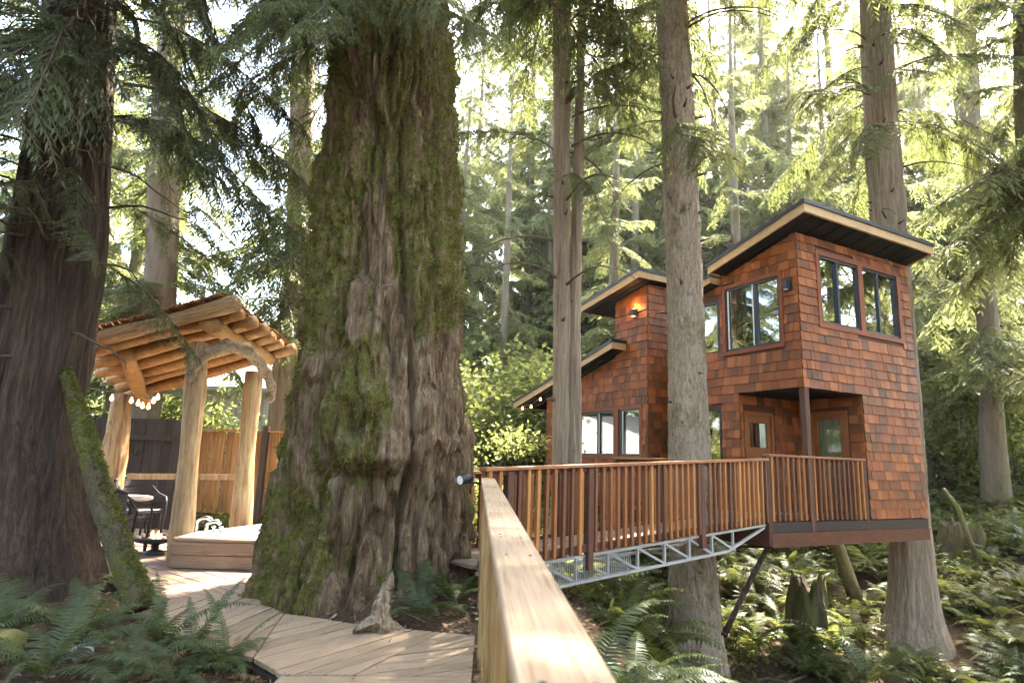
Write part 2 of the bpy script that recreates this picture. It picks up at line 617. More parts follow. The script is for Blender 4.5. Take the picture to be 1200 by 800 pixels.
M_BLACK = plain('black_plastic', (0.018, 0.018, 0.020), 0.45, 0.4)
M_WICKER = plain('black_wicker', (0.030, 0.028, 0.030), 0.55, 0.35, nz=0.5, nscale=60)
M_CHROME = plain('chrome', (0.82, 0.82, 0.82), 0.12, 0.5, 1.0)
M_SHELL = plain('tub_shell', (0.82, 0.83, 0.84), 0.3, 0.5)
M_WHITE = plain('plain_white', (0.8, 0.8, 0.78), 0.7, 0.2)
M_STONE = plain('pale_stone', (0.36, 0.32, 0.27), 0.85, 0.2, nz=0.4, nscale=7)
M_MSTONE = plain('mossy_stone', (0.17, 0.15, 0.05), 0.9, 0.1, nz=0.5, nscale=9)
M_SIDING = plain('pale_siding', (0.55, 0.56, 0.57), 0.7, 0.2, nz=0.08)
M_ROOFP = plain('pale_roof', (0.42, 0.43, 0.45), 0.7, 0.2, nz=0.1)
M_CURT = plain('green_curtain', (0.52, 0.60, 0.34), 0.85, 0.1, nz=0.12, nscale=8)
M_INT = plain('dark_interior', (0.05, 0.032, 0.022), 0.8, 0.1)
M_CORD = plain('cord', (0.25, 0.22, 0.2), 0.6, 0.2)
M_ROPE = plain('rope', (0.5, 0.38, 0.24), 0.8, 0.1)
M_TABLE = plain('stone_table', (0.55, 0.45, 0.36), 0.6, 0.3, nz=0.15)


def glass(name, refl=0.35, tint=(0.85, 0.88, 0.86)):
    t = NT(name)
    g = t.n('BsdfGlossy')
    g.inputs['Roughness'].default_value = 0.02
    g.inputs['Color'].default_value = (0.95, 0.95, 0.95, 1)
    tr = t.n('BsdfTransparent')
    tr.inputs['Color'].default_value = (*tint, 1)
    mx = t.n('MixShader')
    fr = t.n('LayerWeight')
    fr.inputs[0].default_value = 0.35
    mm = t.n('MapRange')
    t.l(fr.outputs['Fresnel'], mm.inputs[0])
    mm.inputs[3].default_value = refl
    mm.inputs[4].default_value = 1.0
    t.l(mm.outputs[0], mx.inputs[0])
    t.l(tr.outputs[0], mx.inputs[1])
    t.l(g.outputs[0], mx.inputs[2])
    t.l(mx.outputs[0], t.out.inputs['Surface'])
    return t.m


M_GLASS = glass('window_glass', 0.40)
M_GLASS2 = glass('clear_glass', 0.08)
t = NT('tub_water')
t.bump(t.noise(t.coords((1, 1, 1)), 14, 3, 0.6), 0.2, 0.02)
M_WATER = t.done((0.50, 0.62, 0.68), 0.08, 0.5)


def glow(name, col, s):
    t = NT(name)
    t.done((0.8, 0.7, 0.5), 0.4)
    t.b.inputs['Emission Color'].default_value = (*col, 1)
    t.b.inputs['Emission Strength'].default_value = s
    return t.m


M_BULB = glow('warm_bulb', (1.0, 0.50, 0.16), 0.9)
M_FLAME = glow('flame', (1.0, 0.40, 0.08), 0.9)

# PART 2
# ------------------------------------------------------------------ the ground
def axis_steps(lo, hi, fine_lo, fine_hi, st):
    a = list(np.arange(fine_lo, fine_hi + 1e-6, st))
    s, x = st, fine_hi
    while x < hi:
        s *= 1.25
        x += s
        a.append(x)
    s, x = st, fine_lo
    while x > lo:
        s *= 1.25
        x -= s
        a.insert(0, x)
    return np.array(a)


gx = axis_steps(-400, 400, -8, 18, 0.16)
gy = axis_steps(-300, 500, -2, 24, 0.16)
GX, GY = np.meshgrid(gx, gy)
GZ = ground_z(GX, GY)
GZ = GZ + 0.05 * (fbm(GX * 3, GY * 3, 0.7, 3, 9) - 0.5)
nx, ny = len(gx), len(gy)
idx = np.arange(nx * ny).reshape(ny, nx)
F = np.stack([idx[:-1, :-1], idx[:-1, 1:], idx[1:, 1:], idx[1:, :-1]], -1).reshape(-1, 4)
go = link('ground', np_mesh('ground', np.stack([GX, GY, GZ], -1).reshape(-1, 3), F, M_SOIL, True))
tag(go, 'brown forest floor with soil and leaf litter', 'ground', kind='structure')


# ------------------------------------------------------------------ decks
def clip_half(poly, nx_, ny_, c):
    out = []
    for i in range(len(poly)):
        a, b = poly[i], poly[(i + 1) % len(poly)]
        da, db = a[0] * nx_ + a[1] * ny_ - c, b[0] * nx_ + b[1] * ny_ - c
        if da >= 0:
            out.append(a)
        if (da >= 0) != (db >= 0):
            t_ = da / (da - db)
            out.append((a[0] + (b[0] - a[0]) * t_, a[1] + (b[1] - a[1]) * t_))
    return out


def plank_field(parent, poly, ang, w, gap, ztop, th, mat, name='plank'):
    ca, sa = math.cos(ang), math.sin(ang)
    loc_p = [(p[0] * ca + p[1] * sa, -p[0] * sa + p[1] * ca) for p in poly]
    y0, y1 = min(p[1] for p in loc_p), max(p[1] for p in loc_p)
    y = y0
    while y < y1:
        s = clip_half(clip_half(loc_p, 0, 1, y), 0, -1, -(y + w))
        if len(s) >= 3:
            cx = sum(p[0] for p in s) / len(s)
            cy = sum(p[1] for p in s) / len(s)
            if max(p[0] for p in s) - min(p[0] for p in s) > 0.12 and max(p[1] for p in s) - min(p[1] for p in s) > 0.02:
                dz = random.uniform(-0.003, 0.003)
                mb = MB().prism([(p[0] - cx, p[1] - cy) for p in s], -th, 0)
                me = mb.mesh(name, mat, bevel=0.004)
                link(name, me, parent, (cx * ca - cy * sa, cx * sa + cy * ca, ztop + dz), (random.uniform(-.002, .002), 0, ang))
        y += w + gap


bw = empty('boardwalk', (-0.8, 4, 0))
tag(bw, 'pale new timber boardwalk curving past the giant tree', 'boardwalk', kind='structure')
pts_rail = lambda y: 0.135 - 0.0515 * y
A = [(-1.43, -1.0), (pts_rail(-1) - .12, -1.0), (pts_rail(4.4) - .10, 4.47), (-1.41, 4.36)]
plank_field(bw, A, RAD(5), 0.136, 0.016, 0.0, 0.035, M_DECK)
B2 = [(-0.95, 4.41), (pts_rail(4.4) - .10, 4.478), (-0.22, 5.45), (-0.50, 5.52)]
plank_field(bw, B2, RAD(28), 0.136, 0.016, 0.0, 0.035, M_DECK)
B1 = [(-1.41, 4.375), (-0.96, 4.415), (-0.51, 5.52), (-1.06, 5.60), (-1.95, 5.95), (-1.72, 4.69)]
plank_field(bw, B1, RAD(56), 0.136, 0.016, 0.0, 0.035, M_DECK)
C1 = [(-1.73, 4.69), (-1.96, 5.95), (-2.50, 6.6), (-3.2, 6.35), (-2.7, 5.25)]
plank_field(bw, C1, RAD(82), 0.136, 0.016, 0.0, 0.035, M_DECK)
mb = MB()
for poly in (A, B2, B1, C1):
    mb.prism(poly, -0.16, -0.045)
mb.build('joist_frame', M_SKIRTD, bw)

pt = empty('patio', (-5, 9, 0))
tag(pt, 'weathered timber patio around the hot tub', 'patio', kind='structure')
P1 = [(-3.21, 6.36), (-2.51, 6.61), (-2.3, 8.2), (-2.3, 11.6), (-9.5, 11.6), (-9.5, 9.6), (-5.2, 8.0)]
plank_field(pt, P1, RAD(-38), 0.138, 0.010, -0.004, 0.035, M_PATIO)
MB().prism(P1, -0.16, -0.046).build('joist_frame', M_SKIRTD, pt)

# ------------------------------------------------------------------ treehouse
house = empty('treehouse', H(1.7, 1.5, 0.2), 'red cedar shingled treehouse with black framed windows and stepped shed roofs', 'treehouse')


class Face:
    """a wall plane: s along it, z up, d inwards"""
    def __init__(self, kind, off):
        self.kind, self.off = kind, off

    def p(self, s, z, d=0.0):
        return H(s, self.off + d, z) if self.kind == 'R' else H(self.off + d, s, z)

    @property
    def rot(self):
        return YAW if self.kind == 'R' else YAW - math.pi / 2


def fbox(mb, f, s0, s1, z0, z1, d0, d1, mi=0):
    b = [f.p(s0, z0, d0), f.p(s1, z0, d0), f.p(s1, z0, d1), f.p(s0, z0, d1)]
    t_ = [f.p(s0, z1, d0), f.p(s1, z1, d0), f.p(s1, z1, d1), f.p(s0, z1, d1)]
    if f.kind != 'R':
        b, t_ = b[::-1], t_[::-1]
    return mb.hexa(b, t_, mi)


def wall(mb, f, s0, s1, z0, top, openings=(), th=0.12):
    ss = sorted({s0, s1} | {x for o in openings for x in o[:2] if s0 < x < s1})
    for a, b in zip(ss[:-1], ss[1:]):
        zs = [z0]
        for o in sorted(openings, key=lambda q: q[2]):
            if o[0] <= a + 1e-6 and o[1] >= b - 1e-6:
                zs += [o[2], o[3]]
        zs.append(None)
        for k in range(0, len(zs), 2):
            lo, hi = zs[k], zs[k + 1]
            ta, tb = (top(a), top(b)) if hi is None else (hi, hi)
            if min(ta, tb) - lo < 0.005:
                continue
            bq = [f.p(a, lo, 0), f.p(b, lo, 0), f.p(b, lo, th), f.p(a, lo, th)]
            tq = [f.p(a, ta, 0), f.p(b, tb, 0), f.p(b, tb, th), f.p(a, ta, th)]
            if f.kind != 'R':
                bq, tq = bq[::-1], tq[::-1]
            mb.hexa(bq, tq)


FR, FL = Face('R', 0.0), Face('L', 0.0)
roofT = lambda v: 5.97 - 0.26 * (v + 0.47)           # tower roof top
topT = lambda v: roofT(v) - 0.23
roofA = lambda v: 5.81 - 0.17 * (v - 3.82)
topA = lambda v: roofA(v) - 0.22
roofB = lambda v: 4.31 - 0.247 * (v - 4.69)
topB = lambda v: roofB(v) - 0.22
roofK = lambda v: 5.26 - 0.2 * (v - 1.6)
topK = lambda v: roofK(v) - 0.20

W_R = [(0.60, 3.02, 4.03, 5.30)]
W_L = [(0.37, 1.62, 3.64, 4.90)]
W_K = [(1.80, 2.45, 3.64, 4.72)]
W_K2 = [(1.82, 2.50, 1.15, 2.55)]
W_V = [(4.20, 4.97, 1.62, 2.70), (5.14, 6.60, 1.62, 2.70)]
D_IN = [(0.14, 0.88, 0.62, 2.46)]
D_GL = [(0.33, 1.06, 0.62, 2.52)]
FDOOR, FGL = Face('R', 1.37), Face('L', 1.64)
FSIDE = Face('R', 3.93)
OHZ = 2.82
wm = MB()
wall(wm, FR, 0.0, 1.64, OHZ, lambda s: topT(0), W_R)
wall(wm, FR, 1.64, 3.45, 0.62, lambda s: topT(0), W_R)
wall(wm, FL, 0.12, 1.37, OHZ, topT, W_L)
wall(wm, FL, 1.37, 1.72, 0.62, topT, W_L)
wall(wm, FL, 1.72, 2.75, 0.62, topK, W_K + W_K2)
wall(wm, FDOOR, 0.12, 1.64, 0.62, lambda s: OHZ + 0.15, D_IN)
wall(wm, FGL, 0.12, 1.37, 0.62, lambda s: OHZ + 0.15, D_GL)
# back and right-hand outer walls
wall(wm, Face('L', 3.33), 0.12, 2.75, 0.62, lambda v: topT(v) - (0.3 if v > 1.72 else 0))
wall(wm, Face('R', 2.63), 0.12, 3.33, 0.62, lambda s: topK(2.7))
# left wing
wall(wm, FL, 3.93, 5.10, 0.35, topA, W_V)
wall(wm, FL, 5.10, 8.20, 0.35, topB, W_V)
wall(wm, FSIDE, 0.12, 3.0, 0.35, lambda s: topA(3.93))
wall(wm, Face('R', 8.08), 0.12, 3.0, 0.35, lambda s: topB(8.2))
wall(wm, Face('L', 2.88), 4.05, 8.08, 0.35, lambda v: topB(max(v, 5.1)))
wall(wm, Face('R', 5.0), 0.12, 2.88, 3.5, lambda s: topA(5.0))
# low link between the two
wall(wm, Face('L', 1.25), 2.75, 3.93, 0.35, lambda v: 4.1)
WALL = wm.build('wall', M_WALL, house)

fl = MB()
for (u0, u1, v0, v1, z) in ((0.12, 3.33, 0.12, 2.63, 2.94), (0.12, 3.33, 1.49, 2.63, 0.66), (1.76, 3.33, 0.12, 1.5, 0.66), (0.12, 2.88, 4.05, 8.08, 0.66)):
    fl.hexa([H(u0, v0, z - .06), H(u1, v0, z - .06), H(u1, v1, z - .06), H(u0, v1, z - .06)],
            [H(u0, v0, z), H(u1, v0, z), H(u1, v1, z), H(u0, v1, z)])
fl.build('floor', M_INT, house)
# underside of the overhanging upper storey and of the whole box
sf = MB()
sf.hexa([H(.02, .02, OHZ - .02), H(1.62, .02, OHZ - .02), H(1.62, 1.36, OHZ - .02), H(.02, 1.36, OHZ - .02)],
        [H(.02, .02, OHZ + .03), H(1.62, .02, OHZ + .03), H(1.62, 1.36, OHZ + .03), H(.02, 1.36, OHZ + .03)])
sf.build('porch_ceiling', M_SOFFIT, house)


def roof(u0, u1, v0, v1, zf, fh=0.155):
    mb = MB()
    def slab(a0, a1, b0, b1, lo, hi):
        q = [(a0, b0), (a1, b0), (a1, b1), (a0, b1)]
        return [H(a, b, zf(b) + lo) for a, b in q], [H(a, b, zf(b) + hi) for a, b in q]
    mb.hexa(*slab(u0 - .02, u1 + .02, v0 - .02, v1 + .02, -0.045, 0.0))
    r_ = mb.build('roof', M_ROOF, house)
    lip = MB()
    lip.hexa(*slab(u0 - .03, u0 - .021, v0 - .03, v1 + .03, -0.06, 0.012))
    lip.hexa(*slab(u0 - .02, u1 + .02, v0 - .03, v0 - .021, -0.06, 0.012))
    lip.build('drip_edge', M_FRAME, r_)
    th = 0.035
    for nm, a0, a1, b0, b1 in (('fascia', u0, u0 + th, v0, v1), ('fascia', u0 + th, u1 - th, v0, v0 + th),
                               ('fascia', u1 - th, u1, v0, v1), ('fascia', u0 + th, u1 - th, v1 - th, v1)):
        m2 = MB()
        m2.hexa(*slab(a0, a1, b0, b1, -fh - .047, -.047))
        m2.build(nm, M_FASCIA, r_)
    m3 = MB()
    m3.hexa(*slab(u0 + th, u1 - th, v0 + th, v1 - th, -fh - .02, -.05))
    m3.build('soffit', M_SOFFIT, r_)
    # rafter tails showing as ribs under the soffit
    m4 = MB()
    k = u0 + 0.3
    while k < u1 - .2:
        m4.hexa(*slab(k, k + .04, v0 + th, v1 - th, -fh - .045, -fh - .02))
        k += 0.41
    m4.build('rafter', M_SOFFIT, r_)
    return r_


roof(-0.36, 3.62, -0.47, 1.74, roofT)
roof(-0.25, 3.4, 1.78, 2.95, roofK, 0.12)
roof(-0.45, 3.2, 3.72, 6.08, roofA)
r1 = MB()
rB = roof(-0.45, 3.2, 4.69, 9.38, roofB)
roof(1.15, 3.0, 2.98, 3.70, lambda v: 4.32, 0.12)

# skirt beams under the house
for (z0, z1, m, dd) in ((0.44, 0.60, M_SKIRTD, -0.02), (0.22, 0.435, M_SKIRT, -0.035)):
    mb = MB()
    fbox(mb, FR, -0.98, 3.42, z0, z1, dd, dd + 0.06)
    mb.build('skirt_beam', m, house)
mb = MB()
fbox(mb, Face('L', -1.0), 0.05, 2.4, 0.22, 0.60, 0.0, 0.06)
mb.build('skirt_beam', M_SKIRT, house)
mb = MB()
fbox(mb, Face('L', 3.36), 0.05, 2.6, 0.22, 0.61, 0.0, 0.06)
fbox(mb, Face('R', 2.6), -0.9, 3.36, 0.22, 0.61, 0.0, 0.06)
fbox(mb, FL, 3.95, 8.1, 0.10, 0.34, 0.0, 0.08)
fbox(mb, Face('R', 0.8), -0.9, 3.36, 0.25, 0.50, 0.0, 0.1)
fbox(mb, Face('R', 1.8), -0.9, 3.36, 0.25, 0.50, 0.0, 0.1)
mb.build('floor_beam', M_SKIRTD, house)
mb = MB()
mb.hexa([H(0.0, 0.06, .585), H(3.4, 0.06, .585), H(3.4, 2.6, .585), H(0.0, 2.6, .585)], [H(0.0, .06, .6), H(3.4, .06, .6), H(3.4, 2.6, .6), H(0.0, 2.6, .6)])
mb.hexa([H(0.1, 3.95, .33), H(2.9, 3.95, .33), H(2.9, 8.1, .33), H(0.1, 8.1, .33)], [H(0.1, 3.95, .345), H(2.9, 3.95, .345), H(2.9, 8.1, .345), H(0.1, 8.1, .345)])
mb.build('floor_deck', M_SKIRTD, house)

# porch and side deck boards
def house_planks(u0, u1, v0, v1, z, along='u'):
    w = 0.14
    k = v0
    while k < v1 - 0.03:
        e = min(k + w - .008, v1)
        mb = MB().hexa([H(u0, k, z - .03), H(u1, k, z - .03), H(u1, e, z - .03), H(u0, e, z - .03)],
                       [H(u0, k, z), H(u1, k, z), H(u1, e, z), H(u0, e, z)])
        mb.build('plank', M_BDECK, house)
        k += w
house_planks(-0.98, 1.64, 0.05, 1.36, 0.635)
house_planks(-0.98, -0.02, 1.37, 3.9, 0.635)


def window(f, s0, s1, z0, z1, parts, trim=0.085, slider=0, strips=()):
    fr = MB()
    g = 0.045
    fbox(fr, f, s0, s1, z0, z0 + g, -0.01, 0.06)
    fbox(fr, f, s0, s1, z1 - g, z1, -0.01, 0.06)
    fbox(fr, f, s0, s0 + g, z0 + g, z1 - g, -0.01, 0.06)
    fbox(fr, f, s1 - g, s1, z0 + g, z1 - g, -0.01, 0.06)
    for sx in parts:
        fbox(fr, f, sx - g * .6, sx + g * .6, z0 + g, z1 - g, -0.012, 0.055)
    w = fr.build('window', M_FRAME, house)
    ed = [s0 + g] + list(parts) + [s1 - g]
    for i, (a_, b_) in enumerate(zip(ed[:-1], ed[1:])):
        pn = MB()
        dd = 0.02 if i % 2 else 0.034
        fbox(pn, f, a_ + (g * .6 if i else 0), b_ - (g * .6 if i < len(ed) - 2 else 0), z0 + g, z1 - g, dd, dd + 0.006)
        pn.build('pane', M_GLASS, w)
    for sx in strips:
        st = MB()
        fbox(st, f, sx - .012, sx + .012, z0 + g, z1 - g, -0.016, 0.0)
        st.build('jamb_strip', M_STRIP, w)
    if trim:
        for a_, b_, c_, d_ in ((s0 - trim, s1 + trim, z1, z1 + trim), (s0 - trim, s1 + trim, z0 - trim, z0),
                               (s0 - trim, s0, z0, z1), (s1, s1 + trim, z0, z1)):
            tm = MB()
            fbox(tm, f, a_, b_, c_, d_, -0.035, 0.02)
            tm.build('trim_board', M_TRIM, w)
    return w


def mid_post(f, s0, s1, z0, z1, w):
    mb = MB()
    fbox(mb, f, s0, s1, z0, z1, -0.035, 0.03)
    mb.build('trim_board', M_TRIM, w)


w = window(FR, 0.60, 3.02, 4.03, 5.30, [1.14, 1.74, 1.90, 2.40], 0.09)
mid_post(FR, 1.745, 1.895, 4.03, 5.30, w)
w = window(FL, 0.37, 1.62, 3.64, 4.90, [0.92], 0.07, strips=(1.555, 0.96))
w = window(FL, 1.80, 2.45, 3.64, 4.72, [], 0.0)
pp = MB()
fbox(pp, FL, 1.92, 2.06, 3.95, 4.28, 0.045, 0.05)
pp.build('white_sheet', M_WHITE, w)  # small plain white sheet just inside the pane
window(FL, 1.82, 2.50, 1.15, 2.55, [], 0.0)
w = window(FL, 4.20, 4.97, 1.62, 2.70, [4.88], 0.08, strips=(4.82,))
w = window(FL, 5.14, 6.60, 1.62, 2.70, [5.80], 0.08, strips=(5.74,))

# front door on the porch
def door(f, s0, s1, z0, z1, panels, mat, frame=0.07, gm=None):
    mb = MB()
    g = 0.10
    zs = [z0] + [q for p_ in panels for q in p_] + [z1]
    fbox(mb, f, s0, s0 + g, z0, z1, 0.01, 0.055)
    fbox(mb, f, s1 - g, s1, z0, z1, 0.01, 0.055)
    for k in range(0, len(zs), 2):
        fbox(mb, f, s0 + g, s1 - g, zs[k], zs[k + 1], 0.01, 0.055)
    d_ = mb.build('door', mat, house)
    for (a_, b_) in panels:
        pn = MB()
        fbox(pn, f, s0 + g, s1 - g, a_, b_, 0.03, 0.036)
        pn.build('pane', gm or M_GLASS, d_)
    for a_, b_, c_, e_ in ((s0 - frame, s0, z0, z1 + frame), (s1, s1 + frame, z0, z1 + frame), (s0, s1, z1, z1 + frame)):
        tm = MB()
        fbox(tm, f, a_, b_, c_, e_, -0.02, 0.03)
        tm.build('door_frame', M_DOORW, d_)
    return d_


d1 = door(FDOOR, 0.17, 0.85, 0.64, 2.42, [(0.95, 1.62), (1.82, 2.28)], M_DOORW)
hd = MB()
hp = FDOOR.p(0.80, 1.55, -0.03)
hd.tube([FDOOR.p(0.80, 1.55, 0.01), FDOOR.p(0.80, 1.55, -0.05), FDOOR.p(0.70, 1.55, -0.055)], 0.012, 8)
hd.tube([FDOOR.p(0.80, 1.68, 0.01), FDOOR.p(0.80, 1.68, -0.02)], 0.025, 10)
hd.build('handle', M_CHROME, d1)
d2 = door(FGL, 0.36, 1.03, 0.64, 2.48, [(0.72, 2.40)], M_DOORW, gm=M_GLASS2)
cu = MB()
n = 40
for k in range(n):
    s_a, s_b = 0.40 + 0.60 * k / n, 0.40 + 0.60 * (k + 1) / n
    da, db = 0.075 + 0.015 * math.sin(k * 1.3), 0.075 + 0.015 * math.sin((k + 1) * 1.3)
    cu.add([FGL.p(s_a, 0.7, da), FGL.p(s_b, 0.7, db), FGL.p(s_b, 2.4, db), FGL.p(s_a, 2.4, da)], [(0, 1, 2, 3)])
cu.build('curtain', M_CURT, d2, True)

# wall lamps
def wall_lamp(s, z, lit):
    mb = MB()
    fbox(mb, FL, s - .085, s + .085, z - .12, z + .12, -0.04, 0.0)
    fbox(mb, FL, s - .05, s + .05, z - .08, z + .07, -0.15, -0.04)
    l_ = mb.build('wall_lamp', M_BLACK, house)
    m2 = MB()
    fbox(m2, FL, s - .03, s + .03, z - .095, z - .08, -0.12, -0.07)
    m2.build('lens', M_BULB if lit else M_WHITE, l_)
    if lit:
        m3 = MB()
        fbox(m3, FL, s - .03, s + .03, z + .07, z + .085, -0.12, -0.07)
        m3.build('lens', M_BULB, l_)
        pl = bpy.data.lights.new('lamp_light', 'POINT')
        pl.energy = 1.6
        pl.color = (1.0, 0.5, 0.18)
        pl.shadow_soft_size = 0.03
        po = bpy.data.objects.new('lamp_light', pl)
        COL.objects.link(po)
        po.location = FL.p(s, z + .17, -0.12)
        adopt(po, l_)
wall_lamp(0.17, 4.66, False)
wall_lamp(4.33, 4.95, True)

# ------------------------------------------------------------------ shingles
SH = []
RS = random.Random(5)


def shingle_face(f, s0, s1, z0, top, exp, openings, ext=0.0):
    z = z0
    row = 0
    while True:
        if z > max(top(s0), top(s1)) - 0.02:
            break
        iv = [(s0 - ext, s1 + ext)]
        for o in openings:
            if min(z + exp, o[3]) - max(z, o[2]) > 0.3 * exp:
                nv = []
                for a_, b_ in iv:
                    if o[1] <= a_ or o[0] >= b_:
                        nv.append((a_, b_))
                        continue
                    if o[0] > a_:
                        nv.append((a_, o[0]))
                    if o[1] < b_:
                        nv.append((o[1], b_))
                iv = nv
        for a_, b_ in iv:
            x = a_
            first = True
            while x < b_ - 0.01:
                wd = RS.uniform(0.095, 0.235)
                if first:
                    wd *= RS.uniform(0.5, 1)
                    first = False
                e = min(x + wd, b_)
                if b_ - e < 0.05:
                    e = b_
                hh = exp * 1.22
                lim = min(top(x), top(e)) - z
                if lim > 0.03:
                    SH.append((f, x, e, z + RS.uniform(-0.004, 0.004), min(hh, lim), RS.uniform(0.9, 1.25), RS.uniform(0.0, .003)))
                x = e
        z += exp
        row += 1


op = lambda L_, t_=0.08: [(o[0] - t_, o[1] + t_, o[2] - t_, o[3] + t_) for o in L_]
TH = 0.02
shingle_face(FR, 0.0, 1.64, OHZ, lambda s: topT(0), 0.165, op(W_R), 0.0)
shingle_face(FR, 1.64, 3.45, 0.62, lambda s: topT(0), 0.1692, op(W_R))
shingle_face(FL, 0.0, 1.37, OHZ, topT, 0.165, op(W_L, .07))
shingle_face(FL, 1.37, 1.72, 0.62, topT, 0.1692, op(W_L, .07) + op(W_K, 0))
shingle_face(FL, 1.72, 2.75, 0.62, topK, 0.1692, op(W_K, .02) + op(W_K2, 0.02))
shingle_face(FDOOR, 0.0, 1.64, 0.64, lambda s: OHZ - .03, 0.165, op(D_IN, .07))
shingle_face(FGL, 0.0, 1.37, 0.64, lambda s: OHZ - .03, 0.165, op(D_GL, .07))
shingle_face(FL, 3.93, 5.10, 0.42, topA, 0.182, op(W_V, .08))
shingle_face(FL, 5.10, 8.20, 0.42, topB, 0.182, op(W_V, .08))
shingle_face(FSIDE, 0.0, 1.25, 0.42, lambda s: topA(3.93), 0.182, [])
shingle_face(Face('L', 1.25), 2.75, 3.93, 0.42, lambda s: 4.1, 0.182, [])


def project(p):
    d = np.array(p) - EYE
    w_ = d @ FW
    return 600 + FPX * (d @ RT) / w_, 400 - FPX * (d @ UP) / w_


def seen_size(q):
    f, a_, b_, z, hh, tk, dd = q
    p0, p1 = project(f.p(a_, z)), project(f.p(b_, z))
    sz = abs(p1[0] - p0[0])
    if f is FDOOR or f is FGL or (f.kind == 'L' and f.off > 1):
        sz *= 0.1
    if z < 1.7 and f.kind == 'L':
        sz *= 0.2
    if 780 < p0[0] < 832 and f.kind == 'L':
        sz *= 0.1
    return sz * min(1, hh / .16)


SH.sort(key=seen_size, reverse=True)
unit = MB()
# butt end thick, tip thin: x across, -y outwards, z up
unit.add([(-.5, -.026, 0), (.5, -.026, 0), (.5, 0.0, 0), (-.5, 0.0, 0), (-.5, -.004, 1), (.5, -.004, 1), (.5, 0.0, 1), (-.5, 0.0, 1)],
         [(3, 2, 1, 0), (4, 5, 6, 7), (0, 1, 5, 4), (1, 2, 6, 5), (2, 3, 7, 6), (3, 0, 4, 7)])
shingle_me = unit.mesh('shingle', M_SHINGLE)
rest = MB()
for i, (f, a_, b_, z, hh, tk, dd) in enumerate(SH):
    c_ = f.p((a_ + b_) / 2, z, -dd)
    wd = b_ - a_ - 0.005
    if i < 300:
        link('shingle', shingle_me, WALL, c_, (0, 0, f.rot), (wd, tk, hh))
    else:
        m4 = Matrix.Translation(c_) @ Matrix.Rotation(f.rot, 4, 'Z') @ Matrix.Diagonal((wd, tk, hh, 1))
        rest.add([m4 @ Vector(v_) for v_ in unit.v], unit.f)
ro_ = rest.build('shingle_rest', M_SHINGLE, WALL)
ro_.name = 'shingles'
ro_['kind'] = 'stuff'

# ------------------------------------------------------------------ railings
bal_me = MB().box((0, 0, .5), (.040, .040, 1.0)).mesh('baluster', M_BAL)


def railing(parent, a_, b_, za, zb, posts, post_lo=0.35, skip_bal=False, out=(0, 0), hr=0.98):
    """a_, b_: ends in plan; za, zb: floor heights there"""
    a_, b_ = Vector(a_), Vector(b_)
    L_ = (b_ - a_).length
    d = (b_ - a_) / L_
    ang = math.atan2(d.y, d.x)
    zz = lambda t_: za + (zb - za) * t_ / L_
    P = lambda t_, z: (a_.x + d.x * t_, a_.y + d.y * t_, zz(t_) + z)
    MB().bar(P(0, hr - .02), P(L_, hr - .02), 0.13, 0.04).build('handrail', M_RAILW, parent, bevel=0.006)
    MB().bar(P(0, hr - .065), P(L_, hr - .065), 0.03, 0.045).build('sub_rail', M_POST, parent, bevel=0.004)
    MB().bar(P(0, .005), P(L_, .005), 0.038, 0.085).build('bottom_rail', M_POST, parent, bevel=0.004)
    for t_ in posts:
        mb = MB().box((0, 0, (hr - .043 - post_lo) / 2), (.088, .088, hr - .043 + post_lo))
        link('post', mb.mesh('post', M_POST, bevel=0.006), parent, P(t_, 0), (0, 0, ang))
    t_ = 0.07
    while t_ < L_ - 0.03:
        if all(abs(t_ - q) > 0.06 for q in posts):
            link('baluster', bal_me, parent, tuple(Vector(P(t_, -.045)) + Vector((d.y, -d.x, 0)) * .034), (random.uniform(-.006, .006), random.uniform(-.006, .006), ang + random.uniform(-.05, .05)), (1, 1, hr + .003))
        t_ += 0.132


Ru = lambda u, v: H(u, v, 0)[:2]
railing(house, Ru(-0.98, 0.02), Ru(1.57, 0.02), 0.66, 0.66, [0.0, 2.53], 0.42, hr=1.0)
mb = MB().box((0, 0, 1.31), (.115, .115, 2.62))
link('post', mb.mesh('post', M_POST, bevel=0.006), house, H(0.06, 0.03, 0.2), (0, 0, YAW))
railing(house, Ru(-0.98, 1.55), Ru(-0.98, 3.9), 0.66, 0.66, [0.05, 1.2, 2.3], 0.3, hr=.9)

# ------------------------------------------------------------------ footbridge
B0, B1_ = Vector((-0.25, 6.44)), Vector((4.11, 10.11))
BL = (B1_ - B0).length
bd = (B1_ - B0) / BL
bn = Vector((-bd.y, bd.x))
bang = math.atan2(bd.y, bd.x)
bz = lambda t_: 0.385 + (0.645 - 0.385) * t_ / BL
BW = 0.86
bridge = empty('footbridge', (B0.x, B0.y, 0.2), 'timber footbridge with orange brown balusters over a pale steel truss', 'bridge')
railing(bridge, B0, B1_, bz(0), bz(BL), [0.35, 1.58, 3.86], 0.24, hr=.945)
fe = B0 + bn * BW
railing(bridge, fe - bd * 0.5, fe + bd * (BL - 0.75), bz(-.5), bz(BL - .75), [0.35, 1.35, 2.45, 3.6, 4.6], 0.3, hr=.87)
slope = math.atan2(bz(BL) - bz(0), BL)
pl_me = MB().box((0, BW / 2, -.016), (.132, BW - .05, .032)).mesh('plank', M_BDECK, bevel=0.003)
t_ = 0.0
while t_ < BL - 0.02:
    link('plank', pl_me, bridge, (B0.x + bd.x * t_, B0.y + bd.y * t_, bz(t_) + .0), (0, -slope, bang))
    t_ += 0.139
BP = lambda t_, z, o=0.0: (B0.x + bd.x * t_ + bn.x * o, B0.y + bd.y * t_ + bn.y * o, bz(t_) + z)
